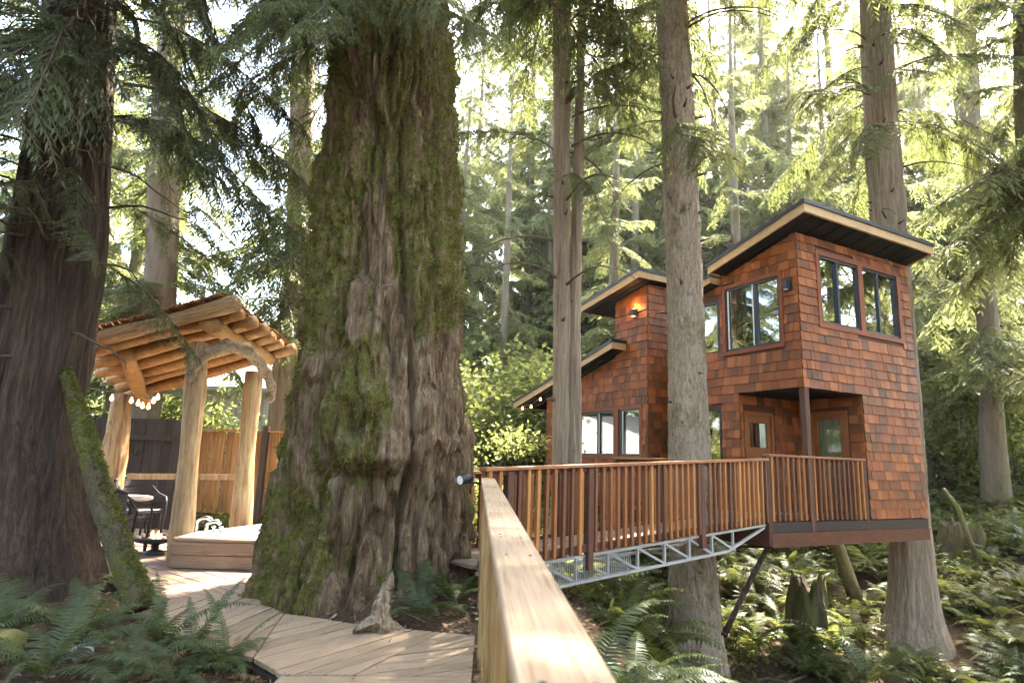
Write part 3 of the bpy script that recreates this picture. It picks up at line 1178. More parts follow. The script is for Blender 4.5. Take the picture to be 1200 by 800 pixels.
for off in (0.03, BW - .03):
    tr = MB()
    tr.bar(BP(0, -.085, off), BP(BL - .05, -.085, off), 0.04, 0.034)
    tr.bar(BP(0, -.36, off), BP(4.55, -.36, off), 0.04, 0.034)
    tr.bar(BP(4.55, -.36, off), BP(BL - .08, -.12, off), 0.04, 0.034)
    k = 0.3
    flip = False
    while k < 5.2:
        lo = -.36 if k < 4.55 else -.36 + .32 * (k - 4.55) / (BL - .08 - 4.55)
        tr.bar(BP(k, -.09, off), BP(k, lo, off), 0.032, 0.03, up=(bd.x, bd.y, 0))
        if k + .55 < 4.7:
            tr.bar(BP(k, -.10, off), BP(k + .55, -.35, off), 0.03, 0.028)
        k += 0.55
    tr.build('truss', M_STEEL, bridge)
ws = MB()
k = 0.15
while k < 2.35:
    ws.bar(BP(k, -.09, -.005), BP(k, -.35, -.005), 0.006, 0.006, up=(bd.x, bd.y, 0))
    k += 0.035
ws.build('wire_mesh', M_STEEL, bridge)
for k in np.arange(0.4, BL - .3, 1.1):
    MB().bar(BP(k, -.06, 0.05), BP(k, -.06, BW - .05), 0.05, 0.04).build('crossbeam', M_STEEL, bridge)
    MB().bar(BP(k, -.36, 0.05), BP(k, -.36, BW - .05), 0.04, 0.04).build('crossbeam', M_STEEL, bridge)

# ------------------------------------------------------------------ guard rail in the foreground
rail = empty('guard_rail', (0, 2.5, 0), 'pale new timber guard rail running from the camera to the bridge', 'railing')
RA, RM, RB = Vector((0.190, -1.0, 1.0735)), Vector((0.0165, 2.3, 1.1415)), Vector((-0.193, 6.4, 1.2265))
for p0, p1 in ((RA, RM), (RM, RB)):
    d = p1 - p0
    L_ = d.length - 0.004
    me = MB().box((0, 0, 0), (L_, .140, .038)).mesh('top_board', M_LUMBER, bevel=0.005)
    link('top_board', me, rail, (p0 + p1) / 2 + Vector((0, 0, -.019)), (0, -math.asin(d.z / d.length), math.atan2(d.y, d.x)))
for y in (0.3, 1.9, 3.5, 5.0, 6.30):
    k = (y - RA.y) / (RB.y - RA.y)
    p = RA + (RB - RA) * k
    z0 = float(ground_z(p.x, p.y)) - .3
    mb = MB().box((0, 0, (p.z - .04 + z0) / 2), (.088, .088, p.z - .042 - z0))
    link('post', mb.mesh('post', M_LUMBERV, bevel=0.005), rail, (p.x - .012, p.y, 0), (0, 0, 0.05))
for (dz, hh) in ((-.085, .09), (-.95, .14)):
    p0, p1 = RA + Vector((0.035, 0, dz)), RB + Vector((0.035, 0, dz))
    d = p1 - p0
    me = MB().box((0, 0, 0), (d.length, .036, hh)).mesh('side_board', M_LUMBER, bevel=0.004)
    link('side_board', me, rail, (p0 + p1) / 2, (0, -math.asin(d.z / d.length), math.atan2(d.y, d.x)))
for k in range(46):
    y = -.8 + k * 0.155
    q = (y - RA.y) / (RB.y - RA.y)
    p = RA + (RB - RA) * q
    me = MB().box((0, 0, -.53), (.036, .036, .86)).mesh('baluster', M_LUMBERV) if k == 0 else me
    link('baluster', me, rail, (p.x + .075, y, p.z), (0, 0, 0))
for y in (0.9, 1.9, 2.27, 2.33, 3.5, 5.0, 6.30):
    for sx in (-.035, .035):
        q = (y - RA.y) / (RB.y - RA.y)
        p = RA + (RB - RA) * q
        MB().lathe((p.x + sx, y, p.z - .002), [(.0055, 0), (.0055, .003), (.002, .0032), (.0015, .001)], 8).build('screw', M_FRAME, rail)
# spot lamp clipped to the end post
sp = empty('spot_lamp', at(552, 566, 6.5), 'small black outdoor spot lamp fixed to the end of the guard rail', 'lamp')
c0 = Vector(at(546, 561, 6.45))
ax = Vector((-.55, -.55, -.12)).normalized()
mb = MB().tube([c0 - ax * .07, c0 - ax * .065, c0 - ax * .02, c0 + ax * .07, c0 + ax * .078], [.02, .04, .045, .052, .048], 16)
mb.build('lamp_head', M_BLACK, sp, True)
MB().tube([c0, c0 + Vector((.03, .02, -.03)), Vector((-.22, 6.42, 1.17))], .013, 8).build('bracket', M_BLACK, sp, True)
MB().tube([c0 + ax * .0785, c0 + ax * .081], [.044, .044], 16).build('lens', M_WHITE, sp)
# ------------------------------------------------------------------ gazebo
def V3(x, y, Y):
    return Vector(at(x, y, Y))


gz = empty('gazebo', (-5.0, 9.2, 0), 'open log gazebo with peeled log posts and a slatted sloping roof', 'gazebo')
NL, NR = V3(88, 402, 8.5), V3(264, 358, 8.0)
FR_, FL_ = V3(338, 410, 10.3), V3(150, 462, 10.9)


def log(name, a_, b_, r0, r1, mat, parent, n=14, bend=0.0, seed=0, knots=3):
    """a peeled log as a mesh of its own with its length on local z or x"""
    a_, b_ = Vector(a_), Vector(b_)
    L_ = (b_ - a_).length
    rr = random.Random(seed)
    pts, rad = [], []
    ns = 14
    ph = rr.uniform(0, 6)
    kn = [(rr.uniform(.1, .9), rr.uniform(.04, .10)) for _ in range(knots)]
    for i in range(ns + 1):
        t_ = i / ns
        pts.append((bend * math.sin(t_ * math.pi) * math.cos(ph), bend * math.sin(t_ * math.pi) * math.sin(ph), t_ * L_))
        r_ = r0 + (r1 - r0) * t_ + 0.012 * math.sin(t_ * 9 + ph)
        for kt, ka in kn:
            r_ *= 1 + ka * math.exp(-((t_ - kt) / .03) ** 2)
        rad.append(r_)
    mb = MB().tube(pts, rad, n, wob=0.05, seed=seed)
    me = mb.mesh(name, mat, True)
    o = bpy.data.objects.new(name, me)
    COL.objects.link(o)
    o.matrix_basis = Matrix.Translation(a_) @ (b_ - a_).to_track_quat('Z', 'Y').to_matrix().to_4x4()
    return adopt(o, parent)


log('post', V3(209, 662, 8.45) + Vector((0, 0, -.05)), V3(233, 402, 8.45), .148, .12, M_LOG, gz, bend=.03, seed=1)
log('post', V3(281, 640, 10.0) + Vector((0, 0, -.1)), V3(298, 436, 10.0), .155, .125, M_LOG, gz, bend=.02, seed=2)
log('post', V3(124, 640, 10.4), V3(143, 462, 10.4), .20, .15, M_LOG, gz, seed=3)
dn = Vector((0, 0, -0.20))
log('beam', NR + (FR_ - NR) * 0.06 + dn + Vector((-.28, 0, 0)), FR_ + dn + Vector((-.28, 0, .02)), .105, .10, M_LOGH, gz, seed=4)
log('beam', NL + dn + Vector((.55, .3, .1)), FL_ + dn + Vector((.3, 0, .05)), .11, .10, M_LOGH, gz, seed=5)
for k in range(7):
    q = k / 6.0
    a_ = NL + (FL_ - NL) * q
    b_ = NR + (FR_ - NR) * q
    ex = (b_ - a_).normalized() * random.uniform(-.02, .18)
    log('rafter', a_ - ex, b_ + ex, .092 if k else .105, .085 if k else .10, M_LOGH if k else M_LOG, gz, 12, .02, 20 + k)
NB = 24
for k in range(NB):
    q0, q1 = (k + 0.06) / NB, (k + 0.90) / NB
    up_ = Vector((0, 0, .088 + .012 * random.random()))
    ov = (FR_ - NR).normalized() * .14
    A0, A1 = NL + (NR - NL) * q0, NL + (NR - NL) * q1
    Z0, Z1 = FL_ + (FR_ - FL_) * q0, FL_ + (FR_ - FL_) * q1
    b_ = [A0 - ov + up_, A1 - ov + up_, Z1 + ov + up_, Z0 + ov + up_]
    MB().hexa(b_, [p + Vector((0, 0, .025)) for p in b_]).build('roof_board', M_SHAKE, gz)
for k in range(7):                      # shake courses over the boards
    q = k / 7.0
    ru = Vector((0, 0, .128 + .012 * (k % 2)))
    a_, b_ = NL + (FL_ - NL) * q, NR + (FR_ - NR) * q
    a2, b2 = NL + (FL_ - NL) * (q + .17), NR + (FR_ - NR) * (q + .17)
    n_ = 15
    for j in range(n_):
        s0, s1 = j / n_ + .004, (j + 1) / n_ - .004
        jit = random.uniform(-.05, .05)
        e = (a_ - a2).normalized() * (.06 + jit)
        bq = [a_ + (b_ - a_) * s0 + ru + e, a_ + (b_ - a_) * s1 + ru + e, a2 + (b2 - a2) * s1 + ru, a2 + (b2 - a2) * s0 + ru]
        MB().hexa(bq, [p + Vector((0, 0, .022)) for p in bq]).build('shake', M_SHAKE, gz)
MB().bar(V3(150, 558, 10.3), V3(284, 559, 10.0), .05, .09).build('rail', M_LOG, gz)
MB().bar(V3(139, 466, 10.2), V3(113, 545, 9.6), .035, .035).build('brace', M_LOG, gz)
# driftwood arch tied to the front post
dp = [V3(222, 447, 8.2), V3(228, 428, 8.2), V3(243, 413, 8.2), V3(265, 405, 8.3), V3(288, 410, 8.5), V3(304, 424, 8.8), V3(313, 440, 9.0), V3(319, 458, 9.1), V3(314, 472, 9.1)]
pts, rad = [], []
for i in range(len(dp) - 1):
    for s in range(4):
        pts.append(dp[i].lerp(dp[i + 1], s / 4) + Vector((random.uniform(-.012, .012), 0, random.uniform(-.012, .012))))
pts.append(dp[-1])
for i in range(len(pts)):
    q = i / (len(pts) - 1)
    rad.append((.050 + .042 * math.sin(min(1, q * 1.15) * math.pi) ** .7 + .012 * math.sin(i * 1.7)) * (1.1 if q > .85 else 1))
rad[0] = .03
rad[-1] = .035
MB().tube(pts, rad, 14, wob=.10, seed=3).build('driftwood_arch', M_DRIFT, gz, True)

# string lights under the gazebo
sg = empty('string_lights', V3(165, 470, 9.0), 'string of small warm glowing bulbs hung under the gazebo roof', 'string lights')
ctrl = [(95, 458), (120, 461), (150, 466), (163, 468), (175, 474), (187, 465)]
wp = [V3(x, y, 9.0) for x, y in ctrl]
MB().tube([p + Vector((0, 0, .05)) for p in wp], .006, 5).build('wire', M_CORD, sg)
for (x, y) in ((98, 462), (131, 466), (154, 469), (162, 472), (167, 475), (174, 476), (180, 469), (185, 465)):
    b_ = MB().lathe(V3(x, y, 9.0), [(.002, -.045), (.020, -.035), (.028, -.015), (.022, .01), (.012, .03), (.010, .05)], 10).build('bulb', M_BULB, sg, True)
sg2 = empty('string_lights', V3(627, 470, 13.2), 'single warm bulb string under the low left eave of the treehouse', 'string lights')
w0, w1, w2 = Vector(H(-.30, 9.1, 3.0)), Vector(H(-.30, 8.6, 3.02)), Vector(H(-.30, 8.1, 3.20))
MB().tube([w0, w1, w2], .006, 5).build('wire', M_CORD, sg2)
for p in (w0, w1, w2):
    MB().lathe(p + Vector((0, 0, -.05)), [(.002, -.05), (.028, -.04), (.036, -.015), (.028, .01), (.014, .03), (.012, .05)], 10).build('bulb', M_BULB, sg2, True)

# ------------------------------------------------------------------ hot tub
tub = empty('hot_tub', (-3.2, 8.8, 0), 'white hot tub sunk in a low plank box beside the giant trunk', 'hot tub')
q = [Vector((-4.05, 7.95, 0)), Vector((-2.30, 8.02, 0)), Vector((-2.30, 10.3, 0)), Vector((-3.5, 10.3, 0)), Vector((-4.12, 8.55, 0))]
ctr = sum(q, Vector()) / len(q)
for i in range(len(q)):
    a_, b_ = q[i], q[(i + 1) % len(q)]
    for k in range(2):
        MB().bar(a_ + Vector((0, 0, .075 + .152 * k)), b_ + Vector((0, 0, .075 + .152 * k)), .045, .146).build('side_board', M_TUBW, tub, bevel=.004)
    MB().bar(a_ + (ctr - a_) * .03 + Vector((0, 0, .325)), b_ + (ctr - b_) * .03 + Vector((0, 0, .325)), .085, .035).build('rim_board', M_TUBW, tub, bevel=.004)
ins = [p + (ctr - p) * .05 for p in q]
ins2 = [p + (ctr - p) * .22 for p in q]
sh = MB()
n = len(q)
sh.add([(p.x, p.y, .35) for p in ins] + [(p.x, p.y, .36) for p in ins2] + [(p.x, p.y, .02) for p in ins2] + [(p.x, p.y, .25) for p in ins],
       [(i, (i + 1) % n, n + (i + 1) % n, n + i) for i in range(n)] + [(n + i, n + (i + 1) % n, 2 * n + (i + 1) % n, 2 * n + i) for i in range(n)]
       + [tuple(range(2 * n, 3 * n))] + [(3 * n + i, 3 * n + (i + 1) % n, (i + 1) % n, i) for i in range(n)])
sh.build('shell', M_SHELL, tub)
MB().add([(p.x, p.y, .325) for p in ins2], [tuple(range(n))]).build('water', M_WATER, tub)
for (x, y, hgt, reach) in ((228, 634, .17, .16), (240, 634, .13, .12)):
    p = V3(x, y, 8.5)
    p.z = .35
    MB().tube([p, p + Vector((0, 0, hgt * .8)), p + Vector((.03, .05, hgt)), p + Vector((.08, .1, hgt * 1.05)), p + Vector((reach, .13, hgt * .8))], [.022, .02, .02, .026, .03], 10).build('spout', M_CHROME, tub, True)
for (x, y) in ((248, 636), (257, 636)):
    p = V3(x, y, 8.5)
    p.z = .35
    MB().lathe(p, [(.02, 0), (.016, .04), (.012, .06), (.03, .07), (.03, .085), (.004, .09)], 12).build('tap', M_CHROME, tub, True)

# ------------------------------------------------------------------ fence and what is behind it
fence = empty('board_fence', (-5.5, 12.2, 0), 'golden brown vertical board fence behind the hot tub', 'fence')
fbm_me = MB().box((0, 0, .75), (.138, .02, 1.5)).mesh('board', M_FENCE, bevel=.003)
for k in range(24):
    x = -6.05 + k * .145
    link('board', fbm_me, fence, (x, 12.1 + .012 * (k % 2), .27 + random.uniform(-.01, .01)), (0, random.uniform(-.006, .006), random.uniform(-.03, .03)))
for z in (.55, 1.55):
    MB().bar((-6.2, 12.14, z), (-2.5, 12.14, z), .04, .09).build('rail', M_FENCE, fence)
MB().bar((-6.2, 12.07, 1.80), (-2.5, 12.07, 1.80), .14, .035).build('cap', M_FENCE, fence)
for x in (-6.05, -4.62, -3.1):
    MB().box((x, 12.02, .9), (.10, .10, 2.0)).build('post', M_FENCED, fence)
df = empty('shade_painted_fence', (-8.2, 11.6, 0), 'board fence with its shade painted dark behind the table and chairs', 'fence')
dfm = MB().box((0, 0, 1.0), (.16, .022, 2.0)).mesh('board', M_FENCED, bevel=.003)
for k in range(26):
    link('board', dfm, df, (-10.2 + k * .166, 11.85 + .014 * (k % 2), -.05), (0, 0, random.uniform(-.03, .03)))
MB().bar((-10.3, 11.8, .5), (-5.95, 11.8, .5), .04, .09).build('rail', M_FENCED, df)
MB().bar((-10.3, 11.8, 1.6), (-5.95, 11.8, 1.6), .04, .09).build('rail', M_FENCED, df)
hs = empty('outbuilding', (-7.3, 17, 0), 'pale grey outbuilding partly seen beyond the golden fence', 'building')
MB().box((-7.2, 18, 1.5), (6.0, 3.0, 3.2)).build('wall', M_SIDING, hs)
mb = MB()
mb.hexa([(-10.6, 16.1, 2.95), (-3.8, 16.1, 2.95), (-3.8, 20, 4.2), (-10.6, 20, 4.2)], [(-10.6, 16.1, 3.05), (-3.8, 16.1, 3.05), (-3.8, 20, 4.3), (-10.6, 20, 4.3)])
mb.build('roof', M_ROOFP, hs)
for k in range(9):
    MB().box((-10 + k * .7, 16.48, 1.5), (.02, .03, 2.9)).build('batten', M_ROOFP, hs)

# ------------------------------------------------------------------ table, chairs, fire bowl
tb = empty('round_table', (-5.7, 8.9, 0), 'small round stone topped table behind the black chairs', 'table')
tp = V3(150, 583, 9.2)
MB().lathe((tp.x - .12, tp.y, tp.z - .03), [(.01, 0), (.40, 0), (.42, .012), (.42, .035), (.41, .045), (.01, .045)], 32).build('table_top', M_TABLE, tb, True)
MB().lathe((tp.x - .12, tp.y, 0), [(.25, 0), (.25, .02), (.05, .06), (.04, tp.z - .04), (.12, tp.z - .03)], 20).build('pedestal', M_BLACK, tb, True)


def chair(px, py, Y, rz, label):
    p = V3(px, py, Y)
    c_ = empty('patio_chair', (p.x, p.y, 0), label, 'chair', 'black chairs around the patio table')
    def T(x, y, z):
        return (p.x + x * math.cos(rz) - y * math.sin(rz), p.y + x * math.sin(rz) + y * math.cos(rz), z)
    mb = MB()
    b = [T(-.25, -.25, .40), T(.25, -.25, .40), T(.23, .24, .38), T(-.23, .24, .38)]
    mb.hexa(b, [(v_[0], v_[1], v_[2] + .06) for v_ in b])
    mb.build('seat', M_WICKER, c_, bevel=.012)
    bk = MB()                                     # curved, slatted back
    n_ = 12
    outer, inner = [], []
    for i in range(n_ + 1):
        a_ = -1.05 + 2.1 * i / n_
        x, y = .30 * math.sin(a_), .10 + .22 * math.cos(a_)
        top = .86 + .08 * math.cos(a_ * 1.3)
        outer.append((x, y, top))
    for i in range(n_):
        x0, y0, t0 = outer[i]
        x1, y1, t1 = outer[i + 1]
        for (za, zb) in ((.44, .55), (.57, .66), (.68, .77), (.79, None)):
            b0, b1 = (za, za)
            e0, e1 = (zb, zb) if zb else (t0, t1)
            lean = lambda z: (z - .4) * .22
            q_ = [T(x0, y0 + lean(b0), b0), T(x1, y1 + lean(b1), b1), T(x1, y1 + lean(e1), e1), T(x0, y0 + lean(e0), e0)]
            q2 = [T(x0, y0 + .018 + lean(b0), b0), T(x1, y1 + .018 + lean(b1), b1), T(x1, y1 + .018 + lean(e1), e1), T(x0, y0 + .018 + lean(e0), e0)]
            bk.hexa(q_, q2)
    bk.build('backrest', M_WICKER, c_)
    MB().tube([T(o[0], o[1] + .01 + (o[2] - .4) * .22, o[2]) for o in outer], .022, 8).build('back_rim', M_BLACK, c_, True)
    for s in (-1, 1):
        MB().tube([T(s * .27, .18, .80), T(s * .30, .02, .68), T(s * .29, -.20, .64), T(s * .27, -.26, .55), T(s * .25, -.25, 0)], .018, 8).build('arm', M_BLACK, c_, True)
        MB().tube([T(s * .22, -.22, .42), T(s * .23, -.25, .0)], .016, 8).build('leg', M_BLACK, c_, True)
        MB().tube([T(s * .21, .22, .42), T(s * .24, .30, .0)], .016, 8).build('leg', M_BLACK, c_, True)
    return c_


chair(118, 640, 7.7, RAD(200), 'nearest black wicker patio chair behind the mossy leaning trunk')
chair(140, 620, 9.0, RAD(150), 'black wicker patio chair with rounded back at the table edge')
chair(160, 620, 10.3, RAD(60), 'far black patio chair seen side on between table and log post')

fb = empty('fire_bowl', (0, 0, 0), 'low dark fire bowl with small orange flames beside the hot tub', 'fire bowl')
fp = V3(180, 652, 8.9)
fp.z = 0
fb.location = fp
_PW.pop(fb.name, None)
mb = MB().lathe(fp, [(.13, 0), (.14, .03), (.05, .06), (.05, .12), (.26, .17), (.30, .22), (.28, .23), (.20, .18), (.01, .17)], 24)
mb.build('bowl', M_BLACK, fb, True)
for k in range(7):
    a_ = k * .9
    r_ = .03 + .11 * random.random()
    p = fp + Vector((math.cos(a_) * r_, math.sin(a_) * r_, .18))
    hh = random.uniform(.07, .14)
    MB().tube([p, p + Vector((.01, 0, hh * .35)), p + Vector((-.008, 0, hh * .7)), p + Vector((.004, 0, hh))], [.018, .028, .015, .002], 8).build('flame', M_FLAME, fb, True)
for k in range(9):
    a_ = k * .7
    p = fp + Vector((math.cos(a_) * .24, math.sin(a_) * .24, .215))
    MB().lathe(p, [(.002, -.02), (.03, -.01), (.035, .015), (.02, .035), (.002, .04)], 7).build('stone', M_STONE, fb, True)
# ------------------------------------------------------------------ trunks
CR_GIANT = ((2.2, .30, .085, .10), (6, .85, .060, .13), (14, 2.2, .034, .22))
CR_CEDAR = ((4.5, .22, .045, .22), (12, .55, .022, .30))
CR_FIR = ((9, 2.2, .014, .26), (17, 4.5, .008, .35))
CR_PALE = ((6, .3, .010, .22), (15, .7, .007, .32))


def trunk_np(st, nseg, nz, seed=0, cracks=CR_PALE, lump=.02, lobes=0.0, lobe_h=0.8, extra=None, moss=None):
    st = np.array(sorted(st, key=lambda q: q[2]), float)
    zs = np.linspace(st[0, 2], st[-1, 2], nz)
    k = 0.35
    dense = np.linspace(st[0, 2], st[-1, 2], 400)
    def sm(i):
        v = np.interp(dense, st[:, 2], st[:, i])
        w_ = max(3, int(400 * 0.06)) | 1
        pad = np.pad(v, w_ // 2, mode='reflect', reflect_type='odd')
        return np.interp(zs, dense, np.convolve(pad, np.ones(w_) / w_, 'valid'))
    cx, cy, r = sm(0), sm(1), sm(3)
    th = np.linspace(0, 2 * np.pi, nseg, endpoint=False)
    TH_, ZZ = np.meshgrid(th, zs)
    C_, S_ = np.cos(TH_), np.sin(TH_)
    Rr = np.repeat(r[:, None], nseg, 1)
    z0 = st[0, 2]
    if lobes:
        rr = np.random.default_rng(seed)
        ph = rr.uniform(0, 6.28, 4)
        lob = sum(np.cos(kk * TH_ + ph[i] + 0.25 * ZZ) * a_ for i, (kk, a_) in enumerate(((3, .45), (5, .5), (8, .35), (2, .3))))
        Rr = Rr * (1 + lobes * lob * (0.25 + np.exp(-(ZZ - z0) / lobe_h)))
    R0 = float(np.mean(r))
    AX, AY = C_ * R0, S_ * R0
    wob = .06 * (fbm(AX * 3, AY * 3, ZZ * 1.1, 2, seed + 3) - .5)
    D = lump * (fbm(AX * 1.7, AY * 1.7, ZZ * .8, 2, seed + 11) - .5) * 2
    fur = 0
    for i, (fq, fz, dep, wid) in enumerate(cracks):
        n1 = fbm((AX + wob) * fq, (AY + wob) * fq, ZZ * fz, 2, seed + 20 * i)
        e_ = np.abs(2 * n1 - 1)
        D = D - dep * np.exp(-(e_ / wid) ** 2) + dep * .5 * np.clip(e_ * 3.5, 0, 1)
        if i == 0:
            fur = np.exp(-(e_ / wid) ** 2)
    if extra is not None:
        D = D + extra(TH_, ZZ, Rr)
    Rr = Rr + D
    V = np.stack([cx[:, None] + C_ * Rr, cy[:, None] + S_ * Rr, ZZ], -1).reshape(-1, 3)
    idx = np.arange(nz * nseg).reshape(nz, nseg)
    nx_ = np.roll(idx, -1, 1)
    F = np.stack([idx[:-1], nx_[:-1], nx_[1:], idx[1:]], -1).reshape(-1, 4)
    at_ = None
    mk = None
    if moss is not None:
        mk = moss(TH_, ZZ, C_, S_, fur).reshape(-1)
        at_ = {'moss': mk}
    return V, F, at_, (C_.reshape(-1), S_.reshape(-1), mk)


def sil(Y, rows):
    """trunk outline read as (photo row, left, right) for a tree standing Y metres ahead"""
    out = []
    for y, a_, b_ in rows:
        p, q_ = at(a_, y, Y), at(b_, y, Y)
        out.append(((p[0] + q_[0]) / 2, Y, (p[2] + q_[2]) / 2, (q_[0] - p[0]) / 2 * 0.985))
    return out


def extend(st, ztop, rtop, zbot=None, rbot=None):
    st = sorted(st, key=lambda q: q[2])
    a_, b_ = st[-1], st[-2]
    k = (ztop - a_[2]) / max(1e-3, a_[2] - b_[2])
    k = min(k, 3)
    st.append((a_[0] + (a_[0] - b_[0]) * min(k, 1) * .5, a_[1], ztop, rtop))
    if zbot is not None:
        st.insert(0, (st[0][0], st[0][1], zbot, rbot or st[0][3]))
    return st


# --- branches: kites of foliage on drooping side twigs
def make_branch(seed, L_=2.2, rise=0.15, droop=0.55, n_lat=34, n_leaf=16, leaf=0.12, lw=0.26, lat=0.42, hang=0.5, curl=0.15, rad=0.016):
    rr = np.random.default_rng(seed)
    s = np.linspace(0, 1, 14)
    wob = np.cumsum(rr.normal(0, .02, 14))
    ax = np.stack([s * L_, wob * L_ * .6, (rise * s - droop * s ** 1.8 + curl * np.clip(s - .7, 0, 1) ** 2 * 4) * L_], 1)
    def axp(t_):
        return np.stack([np.interp(t_, s, ax[:, i]) for i in range(3)], -1)
    Vs, Fs = [], []
    tw = MB()
    tw.tube([tuple(p) for p in ax], list(np.linspace(rad, rad * .2, 14)), 4, caps=False)
    base = 0
    ts = np.sort(rr.uniform(0.10, 1.0, n_lat))
    for i, t_ in enumerate(ts):
        side = 1 if i % 2 else -1
        p0 = axp(np.array([t_]))[0]
        tan = axp(np.array([min(1, t_ + .03)]))[0] - axp(np.array([max(0, t_ - .03)]))[0]
        tan = tan / np.linalg.norm(tan)
        ll = lat * L_ * (0.25 + 0.75 * (1 - t_) ** .7) * rr.uniform(.55, 1.1) * (0.6 + .4 * min(1, t_ / .25))
        an = rr.uniform(.7, 1.15)
        dr = tan * math.cos(an) + np.array([-tan[1], tan[0], 0]) * side * math.sin(an)
        dr[2] += rr.uniform(-.25, .05)
        m = max(4, int(n_leaf * ll / (lat * L_) + 2))
        q_ = np.linspace(.06, 1, m)
        P = p0 + np.outer(q_ * ll, dr)
        P[:, 2] -= hang * ll * q_ ** 1.7
        d2 = np.gradient(P, axis=0)
        d2 /= np.linalg.norm(d2, axis=1)[:, None]
        tw.tube([tuple(P[0] * .0 + p0), tuple(P[m // 2]), tuple(P[-1])], [rad * .35, rad * .22, rad * .1], 3, caps=False)
        sd = np.stack([-d2[:, 1], d2[:, 0], np.zeros(m)], 1)
        sd /= np.maximum(1e-6, np.linalg.norm(sd, axis=1)[:, None])
        for sg_ in (-1, 1):
            ln = leaf * L_ / 2.2 * rr.uniform(.6, 1.3, m) * (1.0 - .45 * q_)
            ld = d2 * rr.uniform(.55, .9, (m, 1)) + sd * sg_ * rr.uniform(.5, .9, (m, 1))
            ld[:, 2] -= rr.uniform(.05, .65, m)
            ld += rr.normal(0, .12, (m, 3))
            ld /= np.linalg.norm(ld, axis=1)[:, None]
            nrm = np.cross(d2, ld) + rr.normal(0, .35, (m, 3))
            wd = np.cross(ld, nrm)
            wd /= np.maximum(1e-6, np.linalg.norm(wd, axis=1)[:, None])
            hw = (ln * lw * .5)[:, None]
            tip = P + ld * ln[:, None]
            mid = P + ld * (ln * .45)[:, None]
            Vq = np.stack([P, mid + wd * hw, tip, mid - wd * hw], 1).reshape(-1, 3)
            Fq = np.arange(m * 4).reshape(m, 4) + base
            Vs.append(Vq)
            Fs.append(Fq)
            base += m * 4
    V = np.concatenate(Vs)
    F = np.concatenate(Fs)
    tv = np.array(tw.v)
    tf = np.array([f_ for f_ in tw.f if len(f_) == 4])
    return V, F, tv, tf


def branch_mesh(name, parts, mats):
    V, F, tv, tf = parts
    return np_mesh(name, np.concatenate([V, tv]), np.concatenate([F, tf + len(V)]), mats, mi=np.concatenate([np.zeros(len(F), int), np.ones(len(tf), int)]))


def xform(V, m):
    m = np.array(m)
    return V @ m[:3, :3].T + m[:3, 3]


def crown_np(seed, z0, z1, n_br, r_lo, r_hi, coarse, jit=0.25, tilt=0.15, top_sparse=1.0):
    """joined branches round a stem at the origin"""
    rr = np.random.default_rng(seed)
    Vs, Fs, Ts, TF, b1, b2 = [], [], [], [], 0, 0
    for i in range(n_br):
        h_ = rr.uniform(0, 1) ** top_sparse
        z = z0 + (z1 - z0) * h_
        ln = (r_lo + (r_hi - r_lo) * h_) * rr.uniform(.6, 1.15)
        V, F, tv, tf = coarse[rr.integers(len(coarse))]
        sc = ln / 2.2
        a_ = rr.uniform(0, 6.283)
        M = Matrix.Translation((0.0, 0.0, z)) @ Matrix.Rotation(a_, 4, 'Z') @ Matrix.Rotation(rr.uniform(-tilt, tilt) + .05, 4, 'Y') @ Matrix.Rotation(rr.uniform(-.3, .3), 4, 'X') @ Matrix.Diagonal((sc, sc, sc * rr.uniform(.8, 1.25), 1))
        Vs.append(xform(V, M))
        Fs.append(F + b1)
        b1 += len(V)
        Ts.append(xform(tv, M))
        TF.append(tf + b2)
        b2 += len(tv)  # darker copy of the fence wood, shade of the left part painted in
    V, F, tv, tf = np.concatenate(Vs), np.concatenate(Fs), np.concatenate(Ts), np.concatenate(TF)
    return V, F, tv, tf


FINE = [make_branch(s, n_lat=52, n_leaf=24, leaf=.125, lw=.17, lat=.40, hang=.55, droop=.5 + .1 * (s % 3)) for s in (1, 2, 3)]
FINE_ME = [branch_mesh('branch', p, [M_NEAR_LEAF, M_TWIG]) for p in FINE]
FINE_GREEN = [branch_mesh('branch', p, [M_MID_LEAF, M_TWIG]) for p in FINE]
COARSE = [make_branch(s, n_lat=30, n_leaf=11, leaf=.24, lw=.24, lat=.42, hang=.5, droop=.35 + .12 * (s % 4)) for s in (11, 12, 13, 14)]
FARB = [make_branch(s, n_lat=16, n_leaf=6, leaf=.42, lw=.34, lat=.44, hang=.4, droop=.3 + .1 * (s % 4)) for s in (21, 22, 23)]

# --- the giant tree
TC = math.atan2(-7.2, 1.5)


